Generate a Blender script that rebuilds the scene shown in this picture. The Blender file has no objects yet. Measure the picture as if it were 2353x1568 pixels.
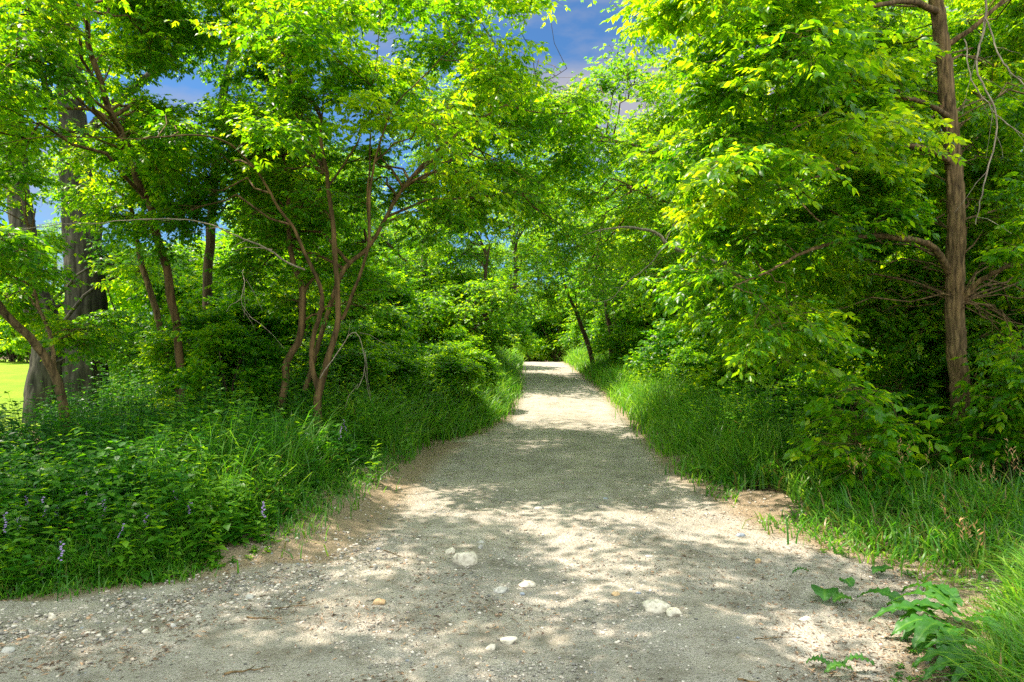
import bpy, math
import numpy as np

C = bpy.context.scene.collection
SC = bpy.context.scene
rng = np.random.default_rng(11)

# ------------------------------------------------------------------ camera
CAM_Z = 1.6
FPX, U0, VH = 1569.0, 1176.5, 810.0          # focal length, centre column and horizon row on a 2353 px wide picture
cam_d = bpy.data.cameras.new("camera")
cam_d.lens = 24.0; cam_d.sensor_width = 36.0
cam_d.shift_y = (VH - 784.0) / 2353.0
cam_d.clip_start = 0.05; cam_d.clip_end = 2000
cam = bpy.data.objects.new("camera", cam_d); C.objects.link(cam)
cam.location = (0, 0, CAM_Z); cam.rotation_euler = (math.radians(90), 0, 0)
SC.camera = cam

# ------------------------------------------------------------------ world and sun
SUN_DIR = np.array([-0.80, 0.16, 1.35]); SUN_DIR /= np.linalg.norm(SUN_DIR)   # towards the sun: from the left
SUN_EL = math.asin(SUN_DIR[2]); SUN_AZ = math.atan2(SUN_DIR[0], SUN_DIR[1])
world = bpy.data.worlds.new("World"); SC.world = world; world.use_nodes = True
wn, wl = world.node_tree.nodes, world.node_tree.links
wn.clear()
wo = wn.new("ShaderNodeOutputWorld"); wb = wn.new("ShaderNodeBackground")
sky = wn.new("ShaderNodeTexSky"); sky.sky_type = 'NISHITA'; sky.sun_disc = False
sky.sun_elevation = SUN_EL; sky.sun_rotation = SUN_AZ % (2 * math.pi)
sky.air_density = 1.0; sky.dust_density = 0.3; sky.ozone_density = 3.0
tc = wn.new("ShaderNodeTexCoord"); mp = wn.new("ShaderNodeMapping")
mp.inputs["Scale"].default_value = (1.0, 1.0, 2.6); mp.inputs["Location"].default_value = (0.3, 0.15, 0.4)
nz = wn.new("ShaderNodeTexNoise"); nz.inputs["Scale"].default_value = 2.6; nz.inputs["Detail"].default_value = 8
nz.inputs["Roughness"].default_value = 0.55
rp = wn.new("ShaderNodeValToRGB"); rp.color_ramp.elements[0].position = 0.47; rp.color_ramp.elements[1].position = 0.64
mx = wn.new("ShaderNodeMix"); mx.data_type = 'RGBA'
mx.inputs["B"].default_value = (0.85, 0.85, 0.98, 1)
tint = wn.new("ShaderNodeMix"); tint.data_type = 'RGBA'; tint.blend_type = 'MULTIPLY'; tint.inputs["Factor"].default_value = 1.0
tint.inputs["B"].default_value = (0.125, 0.195, 0.25, 1)
wl.new(tc.outputs["Generated"], mp.inputs["Vector"]); wl.new(mp.outputs["Vector"], nz.inputs["Vector"])
wl.new(nz.outputs["Fac"], rp.inputs["Fac"]); wl.new(rp.outputs["Color"], mx.inputs["Factor"])
wl.new(sky.outputs["Color"], tint.inputs["A"]); wl.new(tint.outputs["Result"], mx.inputs["A"])
# added brightness overhead and behind, out of view, to fill the shade; deep blue with greyer clouds ahead
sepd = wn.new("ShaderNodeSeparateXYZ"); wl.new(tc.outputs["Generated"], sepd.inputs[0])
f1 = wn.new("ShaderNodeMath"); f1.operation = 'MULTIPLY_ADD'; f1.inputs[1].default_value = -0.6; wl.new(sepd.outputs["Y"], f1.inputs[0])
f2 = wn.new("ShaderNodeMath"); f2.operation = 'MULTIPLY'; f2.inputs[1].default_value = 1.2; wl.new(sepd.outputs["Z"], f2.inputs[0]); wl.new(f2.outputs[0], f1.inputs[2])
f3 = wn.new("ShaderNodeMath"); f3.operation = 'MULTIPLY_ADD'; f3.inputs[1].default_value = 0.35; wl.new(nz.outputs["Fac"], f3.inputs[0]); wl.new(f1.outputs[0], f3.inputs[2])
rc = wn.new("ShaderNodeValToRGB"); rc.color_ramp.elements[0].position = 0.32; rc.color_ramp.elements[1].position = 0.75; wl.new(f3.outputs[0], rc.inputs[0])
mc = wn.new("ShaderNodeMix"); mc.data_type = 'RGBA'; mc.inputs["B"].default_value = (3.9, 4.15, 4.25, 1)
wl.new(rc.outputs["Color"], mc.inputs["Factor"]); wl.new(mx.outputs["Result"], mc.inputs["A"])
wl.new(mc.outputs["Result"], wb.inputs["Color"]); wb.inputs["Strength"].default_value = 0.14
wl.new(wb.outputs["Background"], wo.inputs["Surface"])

sd = bpy.data.lights.new("sun", 'SUN'); sd.energy = 3.2; sd.angle = math.radians(0.53); sd.color = (1.0, 0.86, 0.76)
so = bpy.data.objects.new("sun", sd); C.objects.link(so)
from mathutils import Vector, Matrix
so.rotation_euler = Vector(SUN_DIR).to_track_quat('Z', 'Y').to_euler(); so.location = (-30, 0, 40)

SC.view_settings.view_transform = 'Standard'; SC.view_settings.look = 'None'
SC.view_settings.exposure = 2.12; SC.view_settings.gamma = 1.0
SC.render.engine = 'CYCLES'
SC.cycles.max_bounces = 12; SC.cycles.diffuse_bounces = 9; SC.cycles.transmission_bounces = 9; SC.cycles.glossy_bounces = 2
SC.cycles.use_denoising = False
SC.cycles.sample_clamp_indirect = 6.0

# ------------------------------------------------------------------ small maths
def smooth(t): t = np.clip(t, 0, 1); return t * t * (3 - 2 * t)
_perm = np.random.default_rng(5).random((64, 64, 64))
def vnoise(p):
    p = np.asarray(p, float); i = np.floor(p).astype(int); f = p - i; f = f * f * (3 - 2 * f)
    o = 0
    for dx in (0, 1):
        for dy in (0, 1):
            for dz in (0, 1):
                w = (f[..., 0] if dx else 1 - f[..., 0]) * (f[..., 1] if dy else 1 - f[..., 1]) * (f[..., 2] if dz else 1 - f[..., 2])
                o = o + w * _perm[(i[..., 0] + dx) % 64, (i[..., 1] + dy) % 64, (i[..., 2] + dz) % 64]
    return o
def noise2(x, y, s, k=0.0): return vnoise(np.stack([x * s, y * s, np.zeros_like(x) + k], -1))
def norm(a): return a / np.maximum(np.linalg.norm(a, axis=-1, keepdims=True), 1e-9)
def P(u, v, d): return np.array([(u - U0) / FPX * d, d, CAM_Z + (VH - v) / FPX * d])

# ------------------------------------------------------------------ terrain
LY = [-20, 3.5, 4.0, 4.3, 4.4, 4.65, 4.83, 5.23, 5.98, 6.8, 8.4, 11.4, 13.2, 15.5, 21.8, 38, 60, 120]
LX = [-60, -40, -10, -4.2, -3.3, -2.89, -2.39, -1.95, -1.85, -1.8, -1.75, -1.55, -0.75, -0.25, 0.10, 0.33, 0.0, -3]
RY = [-20, 2.6, 3.0, 3.4, 3.9, 4.4, 5.0, 5.5, 6.1, 6.8, 9, 11.2, 15.5, 21.8, 38, 60, 120]
RX = [2.0, 1.75, 1.8, 2.15, 2.5, 3.0, 3.1, 2.7, 2.5, 2.42, 2.3, 2.45, 2.78, 2.98, 3.08, 2.85, 1]
def Lx(y): return np.interp(y, LY, LX)
def Rx(y): return np.interp(y, RY, RX)
def H(x, y):
    x = np.asarray(x, float); y = np.asarray(y, float)
    rise = 1.02 * smooth((y - 10) / 30) * (y < 40) + (y >= 40) * (1.02 - 0.05 * (y - 40) * smooth((y - 40) / 6))
    rise = np.maximum(rise, -0.5)
    sl = Lx(y) - x + 0.85 * (1 - smooth((y - 9.5) / 3.0)) - .1; sr = x - Rx(y) + 0.3
    bl = 0.40 * smooth(sl / 1.5) * smooth((y - 4.2) / 2.6) * (1 - smooth((-x - 7) / 4))
    br = 0.16 * smooth(sr / 1.5)
    h = rise + bl + br
    h = h + 0.10 * (noise2(x, y, 0.35, 3) - 0.5) * smooth(np.minimum(np.maximum(sl, sr), 1)) + 0.05 * (noise2(x, y, 0.9, 9) - 0.5)
    rut = 0.03 * (np.exp(-((x - 0.2) / 0.35) ** 2) + np.exp(-((x - 1.7) / 0.35) ** 2)) * (y < 30)
    return h - rut + 0.018 * (noise2(x, y, 3.1, 1) - 0.5) - 0.005

# ------------------------------------------------------------------ mesh plumbing
def mesh_obj(name, V, F, mat, parent=None, var=None, smooth_sh=False, k=3):
    me = bpy.data.meshes.new(name)
    V = np.ascontiguousarray(V, np.float32); F = np.ascontiguousarray(F, np.int32)
    me.vertices.add(len(V)); me.vertices.foreach_set("co", V.ravel())
    me.loops.add(F.size); me.loops.foreach_set("vertex_index", F.ravel())
    me.polygons.add(len(F)); me.polygons.foreach_set("loop_start", np.arange(0, F.size, F.shape[1], dtype=np.int32))
    me.polygons.foreach_set("loop_total", np.full(len(F), F.shape[1], np.int32))
    if smooth_sh: me.polygons.foreach_set("use_smooth", np.ones(len(F), bool))
    if var is not None:
        a = me.attributes.new("var", 'FLOAT', 'POINT'); a.data.foreach_set("value", np.ascontiguousarray(var, np.float32))
    me.update(calc_edges=True); me.validate()
    me.materials.append(mat)
    o = bpy.data.objects.new(name, me); C.objects.link(o)
    if parent is not None:
        o.parent = parent; o.location = (0, 0, 0)
        me.transform(Matrix.Translation(-parent.location))
    return o
class Acc:
    def __init__(s): s.V = []; s.F = []; s.A = []; s.n = 0
    def add(s, V, F, var=0.5):
        V = V.reshape(-1, 3); s.V.append(V); s.F.append(F.reshape(-1, F.shape[-1]) + s.n)
        s.A.append(np.broadcast_to(np.asarray(var, float), (len(V),)).copy()); s.n += len(V)
    def build(s, name, mat, parent=None, smooth_sh=False):
        return mesh_obj(name, np.concatenate(s.V), np.concatenate(s.F), mat, parent, np.concatenate(s.A), smooth_sh)
def empty(name, loc):
    o = bpy.data.objects.new(name, None); C.objects.link(o); o.location = tuple(float(a) for a in loc); o.empty_display_size = 0.2
    return o
def tag(o, label=None, cat=None, group=None, kind=None):
    if label: o["label"] = label
    if cat: o["category"] = cat
    if group: o["group"] = group
    if kind: o["kind"] = kind
    return o

# batch of tubes: pts (T,n,3), rad (T,n)
def tubes(acc, pts, rad, sides=4, rough=0.0, rs=8.0):
    T, n, _ = pts.shape
    tan = np.gradient(pts, axis=1); tan = norm(tan)
    ref = np.where(np.abs(tan[..., 2:3]) > 0.9, np.array([1.0, 0, 0]), np.array([0, 0, 1.0]))
    ref = np.where((np.abs(norm(pts[:, -1] - pts[:, 0])[:, 2]) > 0.7)[:, None, None], np.array([0, 1.0, 0]), np.array([0, 0, 1.0])) + 0 * ref
    X = norm(np.cross(tan, ref)); Y = np.cross(X, tan)
    a = np.arange(sides) / sides * 2 * math.pi
    ring = np.cos(a)[None, None, :, None] * X[:, :, None] + np.sin(a)[None, None, :, None] * Y[:, :, None]
    r = rad[:, :, None, None]
    if rough:
        q = pts[:, :, None] + ring * r
        f = vnoise(q * np.array([rs, rs, rs * .16])) + 0.5 * vnoise(q * np.array([rs * 2.3, rs * 2.3, rs * .5]))
        r = r * (1 + rough * (np.abs(f[..., None] - 0.75) * 2 - 0.5))
    V = pts[:, :, None] + ring * r
    i = np.arange(n - 1)[:, None] * sides; j = np.arange(sides)[None]; j2 = (j + 1) % sides
    q = np.stack([i + j, i + j2, i + sides + j2, i + sides + j], -1).reshape(-1, 4)
    tri = np.concatenate([q[:, [0, 1, 2]], q[:, [0, 2, 3]]])
    F = tri[None] + (np.arange(T) * n * sides)[:, None, None]
    acc.add(V, F, 0.5)
def spline(pts, m=8):
    pts = np.asarray(pts, float); p = np.vstack([2 * pts[0] - pts[1], pts, 2 * pts[-1] - pts[-2]]); out = []
    for i in range(1, len(p) - 2):
        t = np.linspace(0, 1, m, endpoint=False)[:, None]
        out.append(0.5 * ((2 * p[i]) + (-p[i-1] + p[i+1]) * t + (2*p[i-1] - 5*p[i] + 4*p[i+1] - p[i+2]) * t**2 + (-p[i-1] + 3*p[i] - 3*p[i+1] + p[i+2]) * t**3))
    out.append(pts[-1:]); return np.vstack(out)

# leaf templates: y along, x across, z normal
def _leaf8():
    V = np.array([[0,0,0],[-.17,.2,.05],[-.22,.52,.045],[0,1,-.14],[.22,.52,.045],[.17,.2,.05],[0,.24,0],[0,.62,-.03]], float)
    F = np.array([[0,6,1],[1,6,7],[1,7,2],[2,7,3],[0,5,6],[5,7,6],[5,4,7],[4,3,7]]); return V, F
def _leaf4():
    V = np.array([[0,0,0],[-.24,.42,.06],[0,1,-.1],[.24,.42,.06],[0,.48,-.01]], float)
    return V, np.array([[0,4,1],[1,4,2],[0,3,4],[3,2,4]])
def _leaf2():
    V = np.array([[0,0,0],[-.27,.45,.05],[0,1,-.05],[.27,.45,.05]], float)
    return V, np.array([[0,2,1],[0,3,2]])
LEAF = {8: _leaf8(), 4: _leaf4(), 2: _leaf2()}
def put_leaves(acc, pos, d, up, s, var, lod=4, width=1.0, sun=0.0):
    V, F = LEAF[lod]; V = V * np.array([width, 1, 1])
    d = norm(d); X = norm(np.cross(d, up)); Z = np.cross(X, d)
    W = pos[:, None] + s[:, None, None] * (V[None, :, 0:1] * X[:, None] + V[None, :, 1:2] * d[:, None] + V[None, :, 2:3] * Z[:, None])
    FF = F[None] + (np.arange(len(pos)) * len(V))[:, None, None]
    acc.add(W, FF, np.repeat(var, len(V)))
def compound(pos, d, up, s, var, n=5):
    d = norm(d); S = norm(np.cross(d, up))
    spec = {5: [(.55, 55), (.55, -55), (1.0, 48), (1.0, -48), (1.25, 0)], 3: [(.5, 52), (.5, -52), (.7, 0)],
            7: [(.5, 58), (.5, -58), (.95, 52), (.95, -52), (1.4, 45), (1.4, -45), (1.65, 0)], 1: [(.25, 0)]}[n]
    out = [[], [], [], [], []]
    for t, a in spec:
        N = len(pos); a = math.radians(a) + rng.normal(0, .15, N)[:, None]
        dd = d * np.cos(a) + S * np.sin(a) + np.array([0, 0, -1.0]) * (0.12 + rng.random((N, 1)) * .3)
        out[0].append(pos + d * (t * s)[:, None] - np.array([0, 0, 1.0]) * (0.1 * t * t * s)[:, None]); out[1].append(dd)
        out[2].append(norm(up + rng.normal(0, .36, (N, 3)))); out[3].append(s * rng.uniform(.75, 1.1, N))
        out[4].append(np.clip(var + rng.normal(0, .19, N), 0, 1))
    return [np.concatenate(o) for o in out]

def grow(wood, leaves, clumps, attach, leaf=.085, lod=4, nl=5, nsub=9, k=6, kk=3, twigs=True, r0=.016, flat=1.0, gate=None, width=1.0, vmean=.5):
    """clumps (M,6): centre and radii; attach (A,3) points on the limbs"""
    attach = np.asarray(attach); arad = attach[:, 3] if attach.shape[1] > 3 else np.full(len(attach), 1.0); attach = attach[:, :3]
    mains, mr, subs, sr, tw, cv = [], [], [], [], [], []
    for c in clumps:
        ce, r = np.array(c[:3]), np.array(c[3:6])
        D = np.linalg.norm(attach - ce, axis=1) + 1.2 * np.maximum(attach[:, 2] - ce[2], 0)
        ia = np.argsort(D)[rng.integers(0, min(4, len(D)))]; a = attach[ia]
        L = np.linalg.norm(ce - a); t = np.linspace(0, 1, 8)[:, None]
        m = a + (ce - a) * t + np.array([0, 0, 1.0]) * (0.16 * L * np.sin(t * math.pi)) + rng.normal(0, .035 * L, (8, 3)) * np.sin(t * math.pi)
        mains.append(m); rr = min(r0 * (0.6 + 0.5 * min(L, 3)), .75 * arad[ia] + .0015); mr.append(np.linspace(rr, rr * .25, 8))
        cvar = rng.normal(vmean, 0.10)
        for q in range(nsub):
            t0 = rng.uniform(.5, 1.0); x = t0 * 7; i = min(int(x), 6); p0 = m[i] + (m[i+1] - m[i]) * (x - i)
            dr = norm(rng.normal(0, 1, 3)); e = ce + dr * r * rng.uniform(.55, 1.05)
            t5 = np.linspace(0, 1, 5)[:, None]; Ls = np.linalg.norm(e - p0)
            subs.append(p0 + (e - p0) * t5 + np.array([0, 0, 1.0]) * (.10 * Ls * np.sin(t5 * math.pi)) + rng.normal(0, .02 * Ls, (5, 3)) * t5)
            sr.append(np.linspace(max(rr * .3, .0025), max(rr * .10, .0012), 5)); cv.append(cvar + rng.normal(0, .05))
    mains = np.array(mains); subs = np.array(subs); cv = np.array(cv)
    tubes(wood, mains, np.array(mr), 6); tubes(wood, subs, np.array(sr), 3)
    T = len(subs)
    # twigs along the sub branches
    tt = np.tile(np.linspace(.18, 1, k), (T, 1)) + rng.uniform(-.06, .06, (T, k)); tt = np.clip(tt, 0, .999) * 4
    i = tt.astype(int); f = (tt - i)[..., None]; ar = np.arange(T)[:, None]
    p = subs[ar, i] * (1 - f) + subs[ar, i + 1] * f; tan = norm(subs[ar, i + 1] - subs[ar, i])
    side = norm(np.cross(tan, np.array([0, 0, 1.0]))); sg = np.where(np.arange(k) % 2, 1, -1)[None, :, None]
    dirn = norm(tan * .7 + side * sg * rng.uniform(.5, 1.2, (T, k, 1)) + rng.normal(0, .22, (T, k, 3)) * flat - np.array([0, 0, .05]))
    Lt = rng.uniform(1.6, 3.8, (T, k, 1)) * leaf
    p = p.reshape(-1, 3); dirn = dirn.reshape(-1, 3); Lt = Lt.reshape(-1, 1); v = np.repeat(cv, k)
    if gate is not None:
        g = gate(p + dirn * Lt); p, dirn, Lt, v = p[g], dirn[g], Lt[g], v[g]
    if twigs:
        t3 = np.linspace(0, 1, 3)[None, :, None]
        tp = p[:, None] + dirn[:, None] * Lt[:, None] * t3 - np.array([0, 0, 1.0]) * (t3 ** 2) * Lt[:, None] * .12
        tubes(wood, tp, np.tile(np.linspace(leaf * .028, leaf * .012, 3), (len(p), 1)), 3)
    for q in range(kk):
        t = (q + .6) / kk; pp = p + dirn * Lt * t - np.array([0, 0, 1.0]) * t * t * Lt * .12
        S = norm(np.cross(dirn, np.array([0, 0, 1.0]))); N = len(pp)
        dd = norm(dirn * (.4 + .9 * (q == kk - 1)) + S * (1 if q % 2 else -1) * rng.uniform(.3, 1.0, (N, 1)) + rng.normal(0, .2, (N, 3)) + np.array([0, 0, -.12]))
        up = norm(np.array([0, 0, 1.0]) + rng.normal(0, .38, (N, 3)) + SUN_DIR * .25)
        a = compound(pp, dd, up, leaf * rng.uniform(.7, 1.15, N), v, nl)
        put_leaves(leaves, a[0], a[1], a[2], a[3], a[4], lod, width)

# ------------------------------------------------------------------ materials
def newmat(name):
    m = bpy.data.materials.new(name); m.use_nodes = True; n = m.node_tree.nodes; l = m.node_tree.links; n.clear()
    o = n.new("ShaderNodeOutputMaterial"); return m, n, l, o
def ramp(n, stops):
    r = n.new("ShaderNodeValToRGB"); e = r.color_ramp.elements
    while len(e) < len(stops): e.new(.5)
    for a, (p, c) in zip(e, stops): a.position = p; a.color = (*c, 1)
    return r
def leaf_mat(name, stops, tstops, rough=.42, tf=.55):
    m, n, l, o = newmat(name)
    at = n.new("ShaderNodeAttribute"); at.attribute_name = "var"
    c = ramp(n, stops); t = ramp(n, tstops)
    l.new(at.outputs["Fac"], c.inputs["Fac"]); l.new(at.outputs["Fac"], t.inputs["Fac"])
    b = n.new("ShaderNodeBsdfPrincipled"); b.inputs["Roughness"].default_value = rough; b.inputs["Specular IOR Level"].default_value = .4
    tr = n.new("ShaderNodeBsdfTranslucent"); mi = n.new("ShaderNodeMixShader"); mi.inputs[0].default_value = tf
    l.new(c.outputs[0], b.inputs["Base Color"]); l.new(t.outputs[0], tr.inputs["Color"])
    l.new(b.outputs[0], mi.inputs[1]); l.new(tr.outputs[0], mi.inputs[2]); l.new(mi.outputs[0], o.inputs[0]); return m
M = {}
M['maple'] = leaf_mat("maple_leaf", [(0, (.010, .065, .003)), (.5, (.040, .165, .004)), (1, (.19, .33, .006))], [(0, (.05, .25, .003)), (.5, (.32, .68, .004)), (1, (.82, .95, .008))])
M['ash'] = leaf_mat("ash_leaf", [(0, (.010, .070, .003)), (.5, (.050, .185, .005)), (1, (.25, .37, .008))], [(0, (.06, .28, .003)), (.5, (.42, .76, .005)), (1, (.92, .97, .01))], .38)
M['cotton'] = leaf_mat("cottonwood_leaf", [(0, (.012, .070, .007)), (.5, (.042, .165, .009)), (1, (.17, .30, .014))], [(0, (.05, .25, .006)), (.5, (.30, .66, .009)), (1, (.74, .92, .015))], .40)
M['shrub'] = leaf_mat("shrub_leaf", [(0, (.009, .060, .003)), (.5, (.036, .155, .004)), (1, (.18, .32, .007))], [(0, (.04, .22, .003)), (.5, (.28, .66, .004)), (1, (.78, .94, .008))])
M['herb'] = leaf_mat("herb_leaf", [(0, (.006, .045, .004)), (.5, (.022, .120, .006)), (1, (.13, .29, .012))], [(0, (.02, .15, .003)), (.5, (.11, .42, .005)), (1, (.55, .85, .01))], .45, .42)
M['grass'] = leaf_mat("grass_blade", [(0, (.22, .15, .05)), (.12, (.16, .17, .03)), (.3, (.03, .12, .012)), (.6, (.06, .20, .014)), (1, (.17, .30, .03))], [(0, (.3, .22, .06)), (.3, (.08, .38, .01)), (.6, (.22, .60, .014)), (1, (.5, .8, .04))], .4, .42)
M['broad'] = leaf_mat("broad_weed_leaf", [(0, (.018, .085, .012)), (.5, (.032, .13, .014)), (1, (.12, .26, .03))], [(0, (.04, .22, .006)), (1, (.18, .5, .02))], .45, .3)

def bark_mat(name, c0, c1, sc=9.0, bump=.6):
    m, n, l, o = newmat(name)
    t = n.new("ShaderNodeTexCoord"); mp = n.new("ShaderNodeMapping"); mp.inputs["Scale"].default_value = (1, 1, .16)
    nz = n.new("ShaderNodeTexNoise"); nz.inputs["Scale"].default_value = sc * 2.2; nz.inputs["Detail"].default_value = 6; nz.inputs["Roughness"].default_value = .65
    vo = n.new("ShaderNodeTexVoronoi"); vo.feature = 'DISTANCE_TO_EDGE'; vo.inputs["Scale"].default_value = sc
    big = n.new("ShaderNodeTexNoise"); big.inputs["Scale"].default_value = 1.7
    l.new(t.outputs["Object"], mp.inputs[0]); l.new(mp.outputs[0], nz.inputs["Vector"]); l.new(mp.outputs[0], vo.inputs["Vector"]); l.new(t.outputs["Object"], big.inputs["Vector"])
    mu = n.new("ShaderNodeMath"); mu.operation = 'MULTIPLY_ADD'; mu.inputs[1].default_value = .9; l.new(vo.outputs["Distance"], mu.inputs[0]); l.new(nz.outputs[0], mu.inputs[2])
    r = ramp(n, [(.35, c0), (.85, c1)]); l.new(mu.outputs[0], r.inputs[0])
    b = n.new("ShaderNodeBsdfPrincipled"); b.inputs["Roughness"].default_value = .9; b.inputs["Specular IOR Level"].default_value = .2
    mm = n.new("ShaderNodeMix"); mm.data_type = 'RGBA'; mm.blend_type = 'MULTIPLY'; mm.inputs[0].default_value = .6
    r2 = ramp(n, [(.35, (.55, .6, .5)), (.65, (1.2, 1.1, 1))]); l.new(big.outputs[0], r2.inputs[0])
    l.new(r.outputs[0], mm.inputs["A"]); l.new(r2.outputs[0], mm.inputs["B"]); l.new(mm.outputs["Result"], b.inputs["Base Color"])
    bp = n.new("ShaderNodeBump"); bp.inputs["Strength"].default_value = bump; bp.inputs["Distance"].default_value = .02; l.new(mu.outputs[0], bp.inputs["Height"]); l.new(bp.outputs[0], b.inputs["Normal"])
    l.new(b.outputs[0], o.inputs[0]); return m
M['bark_brown'] = bark_mat("brown_bark", (.030, .022, .010), (.24, .165, .08), 16)
M['bark_red'] = bark_mat("reddish_bark", (.035, .024, .011), (.19, .122, .055), 9, .3)
M['bark_grey'] = bark_mat("grey_furrowed_bark", (.012, .012, .009), (.085, .082, .06), 7, 1.0)
M['bark_dead'] = bark_mat("dead_pale_wood", (.16, .13, .10), (.42, .36, .29), 20, .3)
M['bark_far'] = bark_mat("dark_bark", (.03, .022, .014), (.12, .085, .055), 8)

def ground_mat(name, base, gravel):
    m, n, l, o = newmat(name)
    g = n.new("ShaderNodeNewGeometry"); b = n.new("ShaderNodeBsdfPrincipled"); b.inputs["Roughness"].default_value = .95; b.inputs["Specular IOR Level"].default_value = .15
    def nt(s, d=5, r=.6):
        q = n.new("ShaderNodeTexNoise"); q.inputs["Scale"].default_value = s; q.inputs["Detail"].default_value = d; q.inputs["Roughness"].default_value = r
        l.new(g.outputs["Position"], q.inputs["Vector"]); return q
    def mixc(a, bb, f, mode='MIX'):
        q = n.new("ShaderNodeMix"); q.data_type = 'RGBA'; q.blend_type = mode
        for s, k in ((a, "A"), (bb, "B")):
            if isinstance(s, tuple): q.inputs[k].default_value = (*s, 1)
            else: l.new(s, q.inputs[k])
        if isinstance(f, float): q.inputs["Factor"].default_value = f
        else: l.new(f, q.inputs["Factor"])
        return q.outputs["Result"]
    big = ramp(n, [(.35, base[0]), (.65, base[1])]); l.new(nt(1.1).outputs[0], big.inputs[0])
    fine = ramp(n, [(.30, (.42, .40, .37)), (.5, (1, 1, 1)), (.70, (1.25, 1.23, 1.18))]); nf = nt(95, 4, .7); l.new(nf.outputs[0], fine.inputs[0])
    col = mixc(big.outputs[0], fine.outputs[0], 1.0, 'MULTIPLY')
    h = nf.outputs[0]
    if gravel:
        trk = ramp(n, [(.42, (0, 0, 0)), (.60, (1, 1, 1))]); l.new(nt(1.4, 4, .55).outputs[0], trk.inputs[0])
        packed = mixc(big.outputs[0], (1.04, 1.02, .97), 1.0, 'MULTIPLY'); col = mixc(packed, col, trk.outputs[0]); col = mixc(col, fine.outputs[0], .35, 'MULTIPLY')
        vo = n.new("ShaderNodeTexVoronoi"); vo.inputs["Scale"].default_value = 48; l.new(g.outputs["Position"], vo.inputs["Vector"])
        peb = n.new("ShaderNodeMath"); peb.operation = 'LESS_THAN'; peb.inputs[1].default_value = .34; l.new(vo.outputs["Distance"], peb.inputs[0])
        sep = n.new("ShaderNodeSeparateColor"); l.new(vo.outputs["Color"], sep.inputs[0])
        pc = ramp(n, [(0, (.16, .16, .15)), (.3, (.34, .32, .27)), (.6, (.50, .46, .40)), (.85, (.62, .58, .50)), (.95, (.45, .30, .18)), (1, (.24, .27, .31))]); l.new(sep.outputs[0], pc.inputs[0])
        sel = n.new("ShaderNodeMath"); sel.operation = 'GREATER_THAN'; sel.inputs[1].default_value = .45; l.new(sep.outputs[1], sel.inputs[0])
        zone = ramp(n, [(.42, (.10, .10, .10)), (.60, (1, 1, 1))]); l.new(nt(1.4, 4, .55).outputs[0], zone.inputs[0])
        m1 = n.new("ShaderNodeMath"); m1.operation = 'MULTIPLY'; l.new(peb.outputs[0], m1.inputs[0]); l.new(sel.outputs[0], m1.inputs[1])
        m2 = n.new("ShaderNodeMath"); m2.operation = 'MULTIPLY'; l.new(m1.outputs[0], m2.inputs[0]); l.new(zone.outputs[0], m2.inputs[1])
        col = mixc(col, pc.outputs[0], m2.outputs[0])
        # dark specks of leaf litter
        pat = ramp(n, [(.36, (.64, .62, .57)), (.50, (1, 1, 1)), (.66, (1.12, 1.12, 1.1))]); l.new(nt(4.5, 7, .68).outputs[0], pat.inputs[0]); col = mixc(col, pat.outputs[0], .8, 'MULTIPLY')
        lit = ramp(n, [(.58, (0, 0, 0)), (.65, (1, 1, 1))]); l.new(nt(85, 4, .75).outputs[0], lit.inputs[0])
        col = mixc(col, (.14, .10, .065), lit.outputs[0])
        at = n.new("ShaderNodeAttribute"); at.attribute_name = "var"      # 0 on the trodden middle, 1 at the earthy verge
        er = ramp(n, [(.25, (0, 0, 0)), (.8, (1, 1, 1))]); ad = n.new("ShaderNodeMath"); ad.operation = 'MULTIPLY_ADD'; ad.inputs[1].default_value = .5
        sb = n.new("ShaderNodeMath"); sb.operation = 'SUBTRACT'; sb.inputs[1].default_value = .25
        l.new(nt(5, 5).outputs[0], ad.inputs[0]); l.new(at.outputs["Fac"], ad.inputs[2]); l.new(ad.outputs[0], sb.inputs[0]); l.new(sb.outputs[0], er.inputs[0])
        earth = mixc((.30, .24, .155), fine.outputs[0], 1.0, 'MULTIPLY'); col = mixc(col, earth, er.outputs[0])
        a2 = n.new("ShaderNodeMath"); a2.operation = 'MULTIPLY_ADD'; a2.inputs[1].default_value = -.8; l.new(vo.outputs["Distance"], a2.inputs[0]); l.new(nf.outputs[0], a2.inputs[2]); h = a2.outputs[0]
    l.new(col, b.inputs["Base Color"])
    bp = n.new("ShaderNodeBump"); bp.inputs["Strength"].default_value = 1.0; bp.inputs["Distance"].default_value = .022; l.new(h, bp.inputs["Height"]); l.new(bp.outputs[0], b.inputs["Normal"])
    l.new(b.outputs[0], o.inputs[0]); return m
M['path'] = ground_mat("gravel_path", ((.31, .30, .25), (.46, .435, .365)), True)
M['soil'] = ground_mat("brown_soil", ((.07, .05, .03), (.15, .11, .065)), False)  # dark brown earth under the vegetation
M['lawn'] = ground_mat("mown_lawn", ((.13, .24, .010), (.19, .30, .015)), False)
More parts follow.
